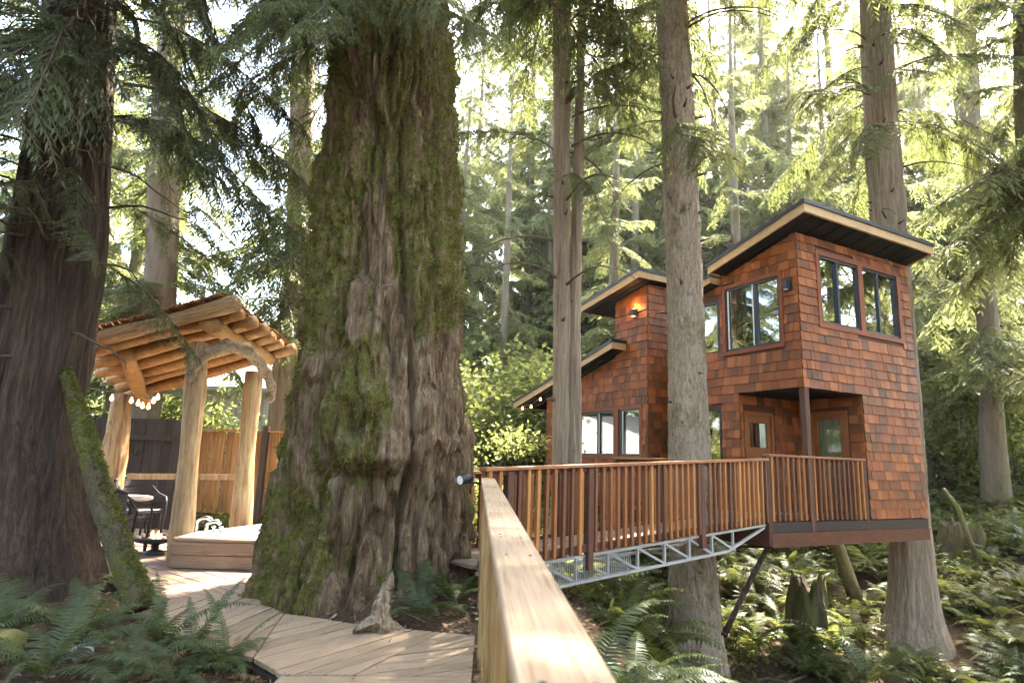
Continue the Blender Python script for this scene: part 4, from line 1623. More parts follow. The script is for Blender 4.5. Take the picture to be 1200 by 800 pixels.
def giant_extra(T_, Z_, R_):
    dth = np.angle(np.exp(1j * (T_ - (TC - 0.10))))
    arc = dth * 1.05
    g = sstep(1.18, 1.42, Z_) * (1 - sstep(1.5, 2.9, Z_))
    lump = .75 + .8 * (fbm(np.cos(T_) * 4, np.sin(T_) * 4, Z_ * 4, 3, 77) - .3)
    burl = .34 * np.exp(-(arc / .42) ** 2) * g * lump
    # split seams that run up the trunk
    seam = 0
    for c_, zlo, zhi, dep in ((TC + .28, -.2, 3.2, .16), (TC - .55, -.2, 1.4, .20), (TC + .62, .2, 6, .08), (TC - .12, -.3, 1.1, .15), (TC - .3, 2.5, 8, .06)):
        d_ = np.angle(np.exp(1j * (T_ - c_ - .06 * np.sin(Z_ * 1.7 + c_))))
        seam = seam - dep * np.exp(-(d_ / .035) ** 2) * sstep(zlo, zlo + .3, Z_) * (1 - sstep(zhi - .6, zhi, Z_))
    # loose plates of bark
    pl = fbm(np.cos(T_) * 5, np.sin(T_) * 5, Z_ * 1.1, 2, 31)
    plates = .07 * sstep(.52, .56, pl) + .05 * sstep(.60, .63, fbm(np.cos(T_) * 8, np.sin(T_) * 8, Z_ * 1.7, 2, 37))
    return burl + seam + plates


def giant_moss(T_, Z_, C_, S_, fur):
    dth = np.angle(np.exp(1j * (T_ - TC)))
    n1 = fbm(C_ * 3.2, S_ * 3.2, Z_ * .55, 4, 51)
    n2 = fbm(C_ * 7, S_ * 7, Z_ * 2.2, 3, 52)
    up = sstep(2.2, 4.0, Z_) * .10
    burl = .20 * np.exp(-((dth + .1) / .42) ** 2) * np.exp(-((Z_ - 1.9) / .75) ** 2)
    left = .05 * sstep(.2, .9, -dth) * (1 - sstep(.3, 1.6, Z_)) + .04 * sstep(-.2, -.9, dth)
    m = n1 * .62 + n2 * .38 + up + burl + left - .12 * fur * 0
    low = .10 * sstep(-.1, .5, dth) * (1 - sstep(1.8, 3.4, Z_))
    return sstep(.50, .60, m - low)


gs = sil(7.2, [(0, 392, 527), (100, 385, 533), (200, 375, 540), (300, 366, 545), (400, 357, 547), (500, 338, 548), (600, 322, 550), (680, 305, 560)])
gs = [(q_[0], q_[1], q_[2], q_[3] - (.09 + .04 * float(sstep(1.0, 4.0, q_[2])))) for q_ in gs]
gs = extend(gs, 14.0, .55, -0.5, 1.36)
GV, GF, GA, (gC, gS, gM) = trunk_np(gs, 460, 620, 3, CR_GIANT, .07, .05, .8, giant_extra, giant_moss)
giant = empty('giant_cedar', (-1.5, 7.2, -.1), 'enormous ancient moss covered tree with a burl at the centre', 'tree')
link('trunk', np_mesh('trunk', GV, GF, M_GIANT, True, attr=GA), giant)
# moss that stands off the bark
cand = np.where((gM > .55) & (GV[:, 1] < 7.5) & (GV[:, 2] < 8))[0]
pick = RNG.choice(cand, 60000)
P = GV[pick] + RNG.normal(0, .006, (len(pick), 3))
out = np.stack([gC[pick], gS[pick], np.zeros(len(pick))], 1)
d = out * RNG.uniform(.3, 1, (len(pick), 1)) + RNG.normal(0, .45, (len(pick), 3))
d[:, 2] -= RNG.uniform(0, .8, len(pick))
d /= np.linalg.norm(d, axis=1)[:, None]
ln = RNG.uniform(.012, .042, len(pick))
sd = np.cross(d, RNG.normal(0, 1, (len(pick), 3)))
sd /= np.linalg.norm(sd, axis=1)[:, None]
hw = (ln * .3)[:, None]
V = np.stack([P - sd * hw * .5, P + sd * hw * .5, P + d * ln[:, None] * .6 + sd * hw, P + d * ln[:, None]], 1).reshape(-1, 3)
mo = link('moss', np_mesh('moss', V, np.arange(len(V)).reshape(-1, 4), M_MOSS), giant)
mo['kind'] = 'stuff'


def put_branch(parent, me, base, az, length, pitch=0.0, roll=0.0, zs=1.0):
    s_ = length / 2.2
    M = Matrix.Translation(Vector(base)) @ Matrix.Rotation(az, 4, 'Z') @ Matrix.Rotation(pitch, 4, 'Y') @ Matrix.Rotation(roll, 4, 'X') @ Matrix.Diagonal((s_, s_, s_ * zs, 1))
    o = bpy.data.objects.new('branch', me)
    COL.objects.link(o)
    o.matrix_basis = M
    return adopt(o, parent)


RB_ = random.Random(21)
# foliage hanging over the top of the giant trunk
for k in range(26):
    z = RB_.uniform(6.3, 8.6)
    a_ = RB_.uniform(-2.9, -1.0)
    put_branch(giant, RB_.choice(FINE_GREEN), (-1.66 + .72 * math.cos(a_), 7.2 + .72 * math.sin(a_), z), a_ + RB_.uniform(-.5, .5), RB_.uniform(1.2, 2.2), RB_.uniform(.0, .5), RB_.uniform(-.4, .4))
for k in range(14):
    z = RB_.uniform(6.8, 9.5)
    a_ = RB_.uniform(2.2, 3.6)
    put_branch(giant, RB_.choice(FINE_GREEN), (-1.66 + .7 * math.cos(a_), 7.2 + .7 * math.sin(a_), z), a_ + RB_.uniform(-.5, .5), RB_.uniform(1.6, 2.6), RB_.uniform(.0, .4), RB_.uniform(-.4, .4))

# --- the dark cedar on the left
ls = sil(7.0, [(0, 58, 137), (100, 52, 132), (300, 18, 120), (500, -22, 97), (640, -45, 108), (690, -62, 122)])
ls = [(q_[0] - .03, q_[1], q_[2], q_[3] * .95) for q_ in ls]
ls = extend(ls, 13, .30, -.5, .92)
V, F, _, _ = trunk_np(ls, 240, 300, 9, CR_CEDAR, .04, .05, .7)
lc = empty('cedar_tree', (-5.1, 7.0, -.1), 'dark stringy barked cedar trunk with blue green sprays at the left edge', 'tree')
link('trunk', np_mesh('trunk', V, F, M_CEDAR, True), lc)
for k in range(60):
    z = RB_.uniform(3.4, 8.4) if k < 26 else RB_.uniform(5.2, 8.8)
    a_ = RB_.uniform(-2.6, 0.75)
    r_ = .42
    ln = RB_.uniform(1.4, 3.1) * (1.0 if z > 4.6 else .62)
    put_branch(lc, RB_.choice(FINE_ME), (-5.42 + r_ * math.cos(a_), 7.0 + r_ * math.sin(a_), z), a_ + RB_.uniform(-.4, .4), ln, RB_.uniform(-.15, .45), RB_.uniform(-.5, .5), RB_.uniform(.8, 1.3))
# bare dead twigs on it
for k in range(16):
    z = RB_.uniform(1.6, 5.5)
    a_ = RB_.uniform(-2.2, .2)
    p = Vector((-5.35 + .45 * math.cos(a_), 7.0 + .45 * math.sin(a_), z))
    pts = [p]
    dr = Vector((math.cos(a_), math.sin(a_), RB_.uniform(-.2, .5)))
    for j in range(7):
        dr = (dr + Vector((RB_.uniform(-.3, .3), RB_.uniform(-.3, .3), RB_.uniform(-.35, .12)))).normalized()
        pts.append(pts[-1] + dr * RB_.uniform(.12, .26))
    MB().tube(pts, list(np.linspace(.018, .004, len(pts))), 5).build('twig', M_TWIG, lc, True)


def tree(name, label, st, mat, nseg=64, nz=120, seed=1, cracks=CR_PALE, lump=.02, lobes=.03, group=None):
    st = sorted(st, key=lambda q_: q_[2])
    zb = float(ground_z(st[0][0], st[0][1]))
    e = empty(name, (st[0][0], st[0][1], zb), label, 'tree', group)
    V, F, _, _ = trunk_np(st, nseg, nz, seed, cracks, lump, lobes, .7)
    link('trunk', np_mesh('trunk', V, F, mat, True), e)
    return e


def base_ext(st, Y, flare=1.5, top=None):
    st = sorted(st, key=lambda q_: q_[2])
    gz_ = float(ground_z(st[0][0], Y)) - .35
    if st[0][2] > gz_ + .1:
        st = [(st[0][0], Y, gz_, st[0][3] * flare)] + ([(st[0][0], Y, gz_ + .9, st[0][3] * 1.06)] if st[0][2] > gz_ + 1.2 else []) + st
    if top:
        st = extend(st, top[0], top[1])
    return st


fir = tree('fir_tree', 'straight grey brown fir trunk with moss patches rising through the bridge deck',
           base_ext(sil(10.9, [(0, 768, 805), (130, 775, 813), (300, 780, 822), (400, 783, 826), (530, 783, 832), (660, 786, 838), (760, 776, 848)]), 10.9, 1.5, (17, .22)),
           M_FIR, 190, 480, 4, CR_FIR, .015)
tw = tree('twin_cedar', 'slim twin stemmed cedar in front of the left wing of the treehouse',
          base_ext(sil(10.8, [(0, 647, 669), (200, 649, 668), (400, 648, 668), (540, 646, 667)]), 10.8, 1.5, (17, .14)), M_PALEB, 100, 260, 5, CR_PALE, .012)
V, F, _, _ = trunk_np(base_ext(sil(10.9, [(0, 678, 687), (200, 671, 684), (400, 664, 681), (540, 661, 682)]), 10.95, 1.4, (13, .03)), 64, 200, 6, CR_PALE, .01)
link('trunk', np_mesh('trunk', V, F, M_PALEB, True), tw)
sup = tree('support_tree', 'thick tree trunk standing under and rising behind the right corner of the treehouse',
           base_ext(sil(13.6, [(0, 1008, 1041), (250, 1020, 1058), (620, 1045, 1088), (700, 1045, 1097), (765, 1033, 1110)]), 13.6, 1.2, (22, .2)),
           M_PALEB, 180, 300, 7, ((7, .3, .016, .22), (16, .7, .010, .32)), .02, .05)
t3 = tree('hemlock_tree', 'tall mossy leaning trunk on the hillside right of the treehouse',
          base_ext(sil(20, [(0, 1119, 1140), (200, 1130, 1150), (400, 1149, 1171), (520, 1148, 1176)]), 20, 1.15, (28, .2)), M_FARB, 80, 160, 8, CR_PALE, .04)
t4 = tree('mossy_tree', 'mossy trunk cut off by the right edge of the picture',
          base_ext(sil(13, [(0, 1189, 1211), (200, 1193, 1216)]), 13, 1.5, (20, .15)), M_MOSSY, 64, 140, 9, CR_PALE, .04)
t5 = tree('red_cedar', 'reddish trunk standing just left of the giant tree in the middle distance',
          base_ext(sil(14, [(0, 345, 372), (120, 340, 368), (300, 335, 362)]), 14, 1.4, (22, .2)), M_PALEB, 64, 140, 10)
t6 = tree('cedar_tree', 'mossy trunk half hidden by sprays above the gazebo',
          base_ext(sil(12.5, [(100, 180, 208), (330, 170, 208)]), 12.5, 1.4, (22, .2)), M_FARB, 64, 140, 11)

# --- crowns
CROWN = []
for i, (s_, z0, z1, n_, rl, rh, tilt_) in enumerate(((31, 2.5, 21, 74, 3.2, 1.1, .25), (32, 3.5, 23, 70, 3.6, 1.2, .3), (33, 1.2, 19, 78, 2.9, 1.0, .25), (34, 5.0, 25, 66, 3.8, 1.4, .35))):
    CROWN.append(crown_np(s_, z0, z1, n_, rl, rh, COARSE, tilt=tilt_, top_sparse=1.6))
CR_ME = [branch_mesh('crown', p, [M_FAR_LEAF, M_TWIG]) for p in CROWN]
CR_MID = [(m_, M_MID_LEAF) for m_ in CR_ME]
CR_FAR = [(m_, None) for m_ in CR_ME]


def crown_on(e, me, x, y, z, s_, rot):
    o = link('crown', me[0], e, (x, y, z), (0, 0, rot), (s_, s_, s_))
    if me[1] is not None:
        o.material_slots[0].link = 'OBJECT'
        o.material_slots[0].material = me[1]
    return o


# crowns of the trees whose trunks are read from the photo (their lower trunks are bare)
crown_on(t5, CR_MID[3], -5.2, 14, 1.5, .62, 1)
crown_on(t6, CR_MID[1], -7.1, 12.5, 2.2, .55, 2)
crown_on(t3, CR_FAR[1], 15.8, 20, 1.0, 1.0, 3)
crown_on(t4, CR_FAR[3], 11.9, 13, 3.0, .8, 4)
for (e, x, y, zlo, zhi, n_, lo, hi) in ((fir, 2.95, 10.9, 7.6, 15, 20, 1.4, 2.8), (tw, .8, 10.8, 6.5, 13, 14, 1.2, 2.4), (sup, 8.65, 13.6, 8.6, 17, 34, 1.8, 3.4)):
    for k in range(n_):
        z = RB_.uniform(zlo, zhi)
        a_ = RB_.uniform(0, 6.28)
        put_branch(e, RB_.choice(FINE_GREEN), (x + .2 * math.cos(a_), y + .2 * math.sin(a_), z), a_, RB_.uniform(lo, hi), RB_.uniform(-.1, .4), RB_.uniform(-.4, .4))
for (e, x, y, zlo, zhi, n_) in ((fir, 2.93, 10.9, 10.8, 18, 34), (tw, .74, 10.8, 11, 17, 18), (giant, -1.75, 7.2, 9.5, 14, 26)):  # long branches above the view, added to keep sun off rail and deck
    for k in range(n_):
        a_ = RB_.uniform(0, 6.28)
        put_branch(e, RB_.choice(FINE_GREEN), (x + .2 * math.cos(a_), y + .2 * math.sin(a_), RB_.uniform(zlo, zhi)), a_, RB_.uniform(3.0, 5.5), RB_.uniform(-.15, .25), RB_.uniform(-.4, .4))
# bare arching limbs
for (e, x, y, zlo, zhi, n_) in ((fir, 3.0, 10.9, 5.0, 10, 10), (sup, 8.6, 13.6, 7, 12, 9), (t5, -5.2, 14, 4, 11, 8), (tw, .85, 10.8, 4.5, 10, 10)):
    for k in range(n_):
        a_ = RB_.uniform(0, 6.28)
        p = Vector((x + .15 * math.cos(a_), y + .15 * math.sin(a_), RB_.uniform(zlo, zhi)))
        pts = [p]
        dr = Vector((math.cos(a_), math.sin(a_), .45))
        for j in range(8):
            dr = (dr + Vector((RB_.uniform(-.15, .15), RB_.uniform(-.15, .15), -.16))).normalized()
            pts.append(pts[-1] + dr * .24)
        MB().tube(pts, list(np.linspace(.025, .006, len(pts))), 5).build('bare_limb', M_TWIG, e, True)

for (e, x, y, zlo, zhi, n_, r_) in ((fir, 3.08, 10.9, 1.6, 9.5, 22, .335), (tw, .86, 10.8, 1.8, 9, 12, .185), (sup, 8.58, 13.6, 6.5, 12, 14, .37)):
    for k in range(n_):
        a_ = RB_.uniform(-3.3, .2)
        z = RB_.uniform(zlo, zhi)
        dr = Vector((math.cos(a_), math.sin(a_), RB_.uniform(-.2, .3)))
        p = Vector((x, y, z)) + dr * (r_ * .8)
        L2 = RB_.uniform(.12, .26)
        MB().tube([p, p + dr * L2 * .55, p + dr * L2 + Vector((0, 0, RB_.uniform(-.03, .03)))], [.034, .02, .008], 7, wob=.2, seed=k).build('branch_stub', M_TWIG, e, True)

# woodland behind: individual trees
far_trunk = []
for i in range(3):
    st = [(0, 0, -1.0, .34), (0, 0, .3, .24), (.1 * i, .05, 8, .19), (.1 * i, -.1, 16, .12), (0, 0, 22, .04)]
    V, F, _, _ = trunk_np(st, 18, 50, 40 + i, (), .02, .04)
    far_trunk.append(np_mesh('trunk', V, F, M_FARB, True))
RT_ = random.Random(8)
spots = []
named = [  # photo column, distance, label
    (585, 27, 'slender far trunk in the bright gap right of the giant tree'),
    (530, 30, 'conifer with bright sprays directly right of the giant trunk'),
    (720, 21, 'dark green conifer between the twin stems and the grey fir'),
    (745, 29, 'tall conifer behind the upper left roof of the treehouse'),
    (875, 22, 'conifer with hanging sprays above the main roof peak'),
    (950, 30, 'thin far trunk framed by leaves above the treehouse roof'),
    (990, 25, 'conifer close left of the support trunk above the roof'),
    (1085, 24, 'conifer between the support trunk and the leaning mossy trunk'),
    (1185, 26, 'pale conifer at the far right behind the leaning trunk'),
    (1120, 34, 'distant conifer glowing between the two right hand trunks'),
    (120, 17, 'dense conifer behind the dark cedar at the left'),
    (20, 15, 'dark conifer at the extreme left edge behind the cedar'),
    (410, 23, 'conifer mostly hidden behind the giant trunk'),
    (640, 34, 'distant conifer left of the twin stems'),
    (820, 36, 'distant conifer behind the grey fir trunk'),
    (1050, 40, 'far pale conifer over the right roof tip'),
    (615, 38.5, 'tall pale conifer crown filling the sky left of the twin stems'),
    (705, 36.5, 'tall pale conifer crown filling the sky just left of the fir'),
    (770, 38.5, 'tall pale conifer crown directly behind the fir trunk'),
    (845, 35.5, 'tall pale conifer crown filling the sky just right of the fir'),
    (915, 37.5, 'tall pale conifer crown above the peak of the main roof'),
    (1000, 36.5, 'tall pale conifer crown beside the upper support trunk'),
    (1095, 38.5, 'tall pale conifer crown above the right end of the roof'),
    (1165, 35.5, 'tall pale conifer crown at the top right corner'),
    (545, 43.5, 'farthest conifer top close beside the giant trunk'),
    (660, 45.5, 'farthest conifer top behind the twin stems'),
    (735, 42.5, 'farthest conifer top between twin stems and fir'),
    (805, 46.5, 'farthest conifer top right behind the fir'),
    (880, 43.5, 'farthest conifer top left of the main roof peak'),
    (955, 45.5, 'farthest conifer top right of the main roof peak'),
    (1040, 42.5, 'farthest conifer top beside the support trunk top'),
    (1130, 44.5, 'farthest conifer top beside the leaning mossy trunk'),

]
for i, (px, Y, lab) in enumerate(named):
    p = at(px, 540, Y)
    x, y = p[0], Y
    z = float(ground_z(x, y))
    e = empty('conifer', (x, y, z), lab, 'tree', 'woodland conifers behind the treehouse')
    s_ = RT_.uniform(.82, 1.0) * (1 + .012 * max(0, Y - 20))
    if Y % 1:                                   # the tall ones at the back
        s_ *= 1.35
    rot = RT_.uniform(0, 6.28)
    link('trunk', far_trunk[i % 3], e, (x, y, z), (0, 0, rot), (s_, s_, s_))
    me = (CR_FAR if px > 200 else CR_MID)[(i * 7 + 2) % 4 if not Y % 1 else (i % 2) * 2 + 1]
    crown_on(e, me, x, y, z, s_, rot)
    if Y % 1:
        crown_on(e, CR_FAR[(i + 1) % 4], x, y, z + 10, s_ * .9, rot + 2)
    spots.append((x, y))
# trees standing round and behind the viewer, which the windows mirror
for i, (x, y) in enumerate(((-9, 1), (-6, -7), (2, -11), (9, -7), (13, 0.5), (17, 7), (-13, 6), (6, -15), (-1, -18), (14, -13), (18, 10.2), (20, 8), (24, 11.5), (23, 6.5))):
    z = float(ground_z(x, y))
    e = empty('conifer', (x, y, z), 'conifer standing behind the viewer and mirrored in the windows', 'tree', 'conifers behind the viewer')
    link('trunk', far_trunk[i % 3], e, (x, y, z), (0, 0, i), (1, 1, 1))
    crown_on(e, CR_FAR[(i + 1) % 4], x, y, z, 1.0, i)

e = empty('conifer', (6.5, 6.0, -1.8), 'unseen conifer added on the right to shade the guard rail', 'tree', 'conifers behind the viewer')
link('trunk', far_trunk[0], e, (6.5, 6.0, -1.8), (0, 0, 1), (1.2, 1.2, 1.2))
crown_on(e, CR_MID[3], 6.5, 6.0, 7.2, .9, 2)  # unseen crowns added in the sun's path to shade the rail
crown_on(e, CR_MID[1], 6.5, 6.0, 9.0, .9, 4)

# far wood that reads as one mass
Vs, Fs, Ts, TF, b1, b2 = [], [], [], [], 0, 0
for k in range(58):
    Y = RT_.uniform(27, 58)
    px = RT_.uniform(-150, 1350)
    if 170 < px < 350:
        continue
    x = at(px, 540, Y)[0]
    V, F, tv, tf = crown_np(200 + k, 0.5, Y * (RT_.uniform(.5, .78) if Y < 40 else RT_.uniform(.7, .95)), 54, 5.0, 2.2, FARB, tilt=.25)
    V = V + np.array([x, Y, 0.5])
    Vs.append(V)
    Fs.append(F + b1)
    b1 += len(V)
V, F = np.concatenate(Vs), np.concatenate(Fs)
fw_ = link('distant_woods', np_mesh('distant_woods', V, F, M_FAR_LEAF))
tag(fw_, 'hazy sunlit mass of distant woodland foliage', 'woods', kind='stuff')


# ------------------------------------------------------------------ shrubs
def bush_np(seed, n, R_, Hh, leaf):
    rr = np.random.default_rng(seed)
    cl = rr.uniform(-1, 1, (26, 3)) * np.array([R_, R_, Hh * .5]) + np.array([0, 0, Hh * .55])
    ci = rr.integers(0, 26, n)
    P = cl[ci] + rr.normal(0, 1, (n, 3)) * np.array([R_ * .25, R_ * .25, Hh * .08])
    d = rr.normal(0, 1, (n, 3))
    d[:, 2] -= .3
    d /= np.linalg.norm(d, axis=1)[:, None]
    sd = np.cross(d, rr.normal(0, 1, (n, 3)) + np.array([0, 0, 1.5]))
    sd /= np.linalg.norm(sd, axis=1)[:, None]
    ln = leaf * rr.uniform(.6, 1.3, n)[:, None]
    V = np.stack([P, P + d * ln * .5 + sd * ln * .33, P + d * ln, P + d * ln * .5 - sd * ln * .33], 1).reshape(-1, 3)
    F = np.arange(n * 4).reshape(n, 4)
    tw_ = MB()
    for k in range(26):
        q_ = cl[k]
        tw_.tube([(0, 0, -.1), tuple(q_ * .5 + np.array([0, 0, -.1 * Hh])), tuple(q_)], [.02, .012, .004], 4, caps=False)
    return V, F, np.array(tw_.v), np.array(tw_.f)


BUSH = [branch_mesh('foliage', bush_np(300 + i, 5200, 1.5, 2.6, .13), [M_SHRUB, M_TWIG]) for i in range(3)]
for i, (px, Y, s_, lab) in enumerate([
    (560, 13, .8, 'bright leafy shrub just right of the giant trunk above the bridge rail'),
    (598, 23, 1.5, 'large yellow green shrub under the low left eave'),
    (575, 20, 1.5, 'tall sunlit shrub in the gap between giant tree and treehouse'),
    (620, 24, 1.6, 'pale shrub deep in the gap left of the twin stems'),
    (560, 27, 2.2, 'broad pale shrub far back in the bright gap beside the giant tree'),
    (648, 24, 1.5, 'bright shrub between the twin stems and the low eave'),
    (1110, 24, 1.4, 'shrub at the foot of the leaning mossy trunk'),
    (1190, 22, 1.3, 'shrub at the right edge above the fern slope'),
    (1150, 29, 1.7, 'broad bright shrub uphill behind the leaning trunk'),
    (330, 13.2, .7, 'light green shrub peeping over the golden fence by the giant trunk'),
    (225, 14, .9, 'dim shrub between the gazebo roof and the fence'),
    (700, 19, 1.0, 'shrub in the shade behind the left wing'),
    (850, 21, 1.1, 'leafy shrub seen under the link roof behind the fir'),
    (940, 19, .8, 'low shrub on the bank seen beneath the treehouse floor'),
    (1000, 20, .9, 'low shrub on the bank beneath the right half of the treehouse'),
]):
    p = at(px, 540, Y)
    z = float(ground_z(p[0], Y))
    e = empty('shrub', (p[0], Y, z), lab, 'shrub', 'woodland shrubs')
    link('foliage', BUSH[i % 3], e, (p[0], Y, z), (0, 0, i * 1.3), (s_, s_, s_))


# ------------------------------------------------------------------ ferns
def frond_np(rr, L_, arch, az, npin=30, wmax=.17):
    s = np.linspace(0, 1, npin + 2)
    el = arch[0] + (arch[1] - arch[0]) * s ** 1.1
    dx = np.cos(el)
    dz = np.sin(el)
    st = L_ / (npin + 1)
    x = np.concatenate([[0], np.cumsum(dx[:-1]) * st])
    z = np.concatenate([[0], np.cumsum(dz[:-1]) * st])
    cur = rr.uniform(-.25, .25)
    y = cur * L_ * s ** 2 * .5
    P = np.stack([x, y, z], 1)
    tn = np.gradient(P, axis=0)
    tn /= np.linalg.norm(tn, axis=1)[:, None]
    side = np.cross(tn, np.array([0, 0, 1.0]))
    side /= np.maximum(1e-6, np.linalg.norm(side, axis=1)[:, None])
    nrm = np.cross(side, tn)
    i0 = int(npin * .12)
    Vs = []
    for sg_ in (-1, 1):
        k = np.arange(i0, npin + 1)
        q_ = (k - i0) / (npin - i0)
        ln = wmax * L_ * (np.clip(q_ / .18, 0, 1) ** .6) * (1 - q_ ** 2.2 * .93) * rr.uniform(.85, 1.1, len(k))
        d = side[k] * sg_ + tn[k] * rr.uniform(.25, .45, (len(k), 1)) - nrm[k] * rr.uniform(.05, .35, (len(k), 1))
        d /= np.linalg.norm(d, axis=1)[:, None]
        b_ = P[k]
        hw = tn[k] * (st * .40)
        tip = b_ + d * ln[:, None] + np.array([0, 0, -1.0]) * (ln * .12)[:, None]
        mid = b_ + d * (ln * .6)[:, None]
        Vs.append(np.stack([b_ - hw, mid - hw * .75, tip, mid + hw * .75], 1).reshape(-1, 3))
        Vs.append(np.stack([b_ - hw, mid + hw * .75, b_ + hw * .9, b_ + hw * .1], 1).reshape(-1, 3))
    w_ = .006 * L_ * (1 - .8 * s)[:, None]
    rb = np.stack([P[:-1] - side[:-1] * w_[:-1], P[:-1] + side[:-1] * w_[:-1], P[1:] + side[1:] * w_[1:], P[1:] - side[1:] * w_[1:]], 1).reshape(-1, 3) + np.array([0, 0, .002])
    V = np.concatenate(Vs + [rb])
    c_, s2 = math.cos(az), math.sin(az)
    V = np.stack([V[:, 0] * c_ - V[:, 1] * s2, V[:, 0] * s2 + V[:, 1] * c_, V[:, 2]], 1)
    return V


def fern_np(seed, n, L_, up=(1.15, -.5), npin=30):
    rr = np.random.default_rng(seed)
    Vs = []
    for k in range(n):
        az = 6.283 * k / n + rr.uniform(-.3, .3)
        Vs.append(frond_np(rr, L_ * rr.uniform(.7, 1.15), (up[0] + rr.uniform(-.3, .25), up[1] + rr.uniform(-.45, .4)), az, npin))
    V = np.concatenate(Vs)
    return V, np.arange(len(V)).reshape(-1, 4)


FROND = []
for i in range(5):
    rr = np.random.default_rng(70 + i)
    V = frond_np(rr, 1.0, ((1.25, -.25), (1.0, -.6), (.8, -.35), (1.35, .35), (1.1, -.9))[i], 0.0, 38, .155)
    FROND.append(np_mesh('frond', V, np.arange(len(V)).reshape(-1, 4), M_FERN))
RF = random.Random(4)
t = NT('dead_frond')
M_DEAD = t.done(t.ramp(t.random(), [(0.0, (0.10, 0.055, 0.025)), (1.0, (0.26, 0.16, 0.075))]), .8, .1)


def wither(o):
    if RF.random() < .13:
        o.material_slots[0].link = 'OBJECT'
        o.material_slots[0].material = M_DEAD
        o.rotation_euler.y += .55
        o.scale.y *= .7




def near_fern(px, py, Z, n, L_, label, kinds=(0, 1, 2, 4)):
    p = atz(px, py, Z)
    zz_ = float(ground_z(p[0], p[1]))
    e = empty('sword_fern', (p[0], p[1], zz_), label, 'fern', 'sword ferns near the boardwalk')
    a0 = RF.uniform(0, 6)
    for k in range(n):
        ln = L_ * RF.uniform(.7, 1.15)
        wither_o = link('frond', FROND[RF.choice(kinds)], e, (p[0], p[1], zz_ - .02), (RF.uniform(-.2, .2), RF.uniform(-.15, .15), a0 + 6.283 * k / n + RF.uniform(-.25, .25)), (ln, ln, ln))
        wither(wither_o)
    return e


near_fern(150, 800, -.15, 11, .75, 'large sword fern with upright fronds against the boardwalk')
near_fern(255, 800, -.15, 8, .66, 'sword fern arching over the boardwalk edge at lower left', (1, 2, 4, 0))
near_fern(50, 800, -.15, 11, .85, 'dark sword fern in the lower left corner below the cedar')
near_fern(95, 745, -.1, 10, .85, 'sword fern draped before the cedar roots')
near_fern(205, 812, -.15, 9, .6, 'low sword fern at the bottom edge left of the boardwalk')
near_fern(10, 740, -.1, 12, .9, 'sword fern cut by the left edge beside the pale stone')
near_fern(530, 715, .0, 11, .75, 'sword fern between the giant trunk and the guard rail')
near_fern(500, 718, .05, 10, .72, 'small fern with long flat frond by the weathered stump')
near_fern(160, 690, -.05, 9, .75, 'fern at the foot of the mossy leaning trunk')
near_fern(182, 765, -.12, 6, .78, 'upright fern frond clump standing before the hot tub', (3, 0))
near_fern(226, 772, -.12, 5, .72, 'second upright fern clump just left of the boardwalk bend', (3, 0))
near_fern(262, 785, -.12, 6, .62, 'short upright fern clump at the boardwalk corner', (3, 0, 3))
for (x, y, n_, L_, lab) in ((0.75, 3.6, 14, .85, 'sword fern close right of the guard rail near the bottom'),
                            (0.65, 4.7, 14, .95, 'sword fern below the guard rail joint on the ravine side'),
                            (1.05, 5.4, 13, .95, 'sword fern on the ravine bank under the bridge start'),
                            (0.55, 2.9, 13, .8, 'nearest sword fern beside the guard rail at the bottom edge'),
                            (1.5, 6.3, 12, .85, 'sword fern beneath the wire mesh of the bridge'),
                            (1.2, 4.5, 12, .8, 'shaded sword fern down the bank right of the rail'),
                            (0.95, 4.0, 13, 1.0, 'tall sword fern leaning towards the guard rail top'),
                            (1.25, 5.9, 13, 1.0, 'broad sword fern in front of the fir base'),
                            (1.7, 5.2, 12, .9, 'sword fern lowest on the bank right of the rail')):
    zz_ = float(ground_z(x, y))
    e = empty('sword_fern', (x, y, zz_), lab, 'fern', 'sword ferns near the boardwalk')
    a0 = RF.uniform(0, 6)
    for k in range(n_):
        ln = L_ * RF.uniform(.75, 1.15)
        wither_o = link('frond', FROND[RF.choice((0, 1, 2, 4))], e, (x, y, zz_ - .02), (RF.uniform(-.2, .2), RF.uniform(-.15, .15), a0 + 6.283 * k / n_ + RF.uniform(-.25, .25)), (ln, ln, ln))
        wither(wither_o)

FERN_ME = [np_mesh('fern', *fern_np(90 + i, 13 + 2 * i, .85, npin=22), M_FERN2) for i in range(4)]
cnt = 0
tries = 0
placed = []
while cnt < 290 and tries < 6000:
    tries += 1
    x, y = RF.uniform(1.0, 19), RF.uniform(7.5, 23)
    z = float(ground_z(x, y))
    px, py = project((x, y, z))
    if not (640 < px < 1230 and 520 < py < 830):
        continue
    if 3.0 < x < 7.2 and 9.3 < y < 13.0 and RF.random() < .75:
        continue
    if any((x - a_) ** 2 + (y - b_) ** 2 < .20 for a_, b_ in placed):
        continue
    if math.hypot(x - 3.1, y - 10.9) < .9 or math.hypot(x - 8.45, y - 13.6) < 1.0:
        continue
    placed.append((x, y))
    s_ = RF.uniform(.8, 1.5)
    if px > 1090:
        lab, gp = 'sword fern among many on the hillside right of the treehouse', 'ferns on the right hillside'
    elif py > 640 or y < 14:
        lab, gp = 'sword fern among many on the ravine floor under the treehouse', 'ferns on the ravine floor'
    else:
        lab, gp = 'sword fern among many on the sunny bank behind the ravine', 'ferns on the far bank'
    o = link('sword_fern', FERN_ME[RF.randrange(4)], None, (x, y, z - .03), (RF.uniform(-.2, .2), RF.uniform(-.2, .2), RF.uniform(0, 6.28)), (s_, s_, s_ * RF.uniform(.8, 1.15)))
    tag(o, lab, 'fern', gp)
    cnt += 1

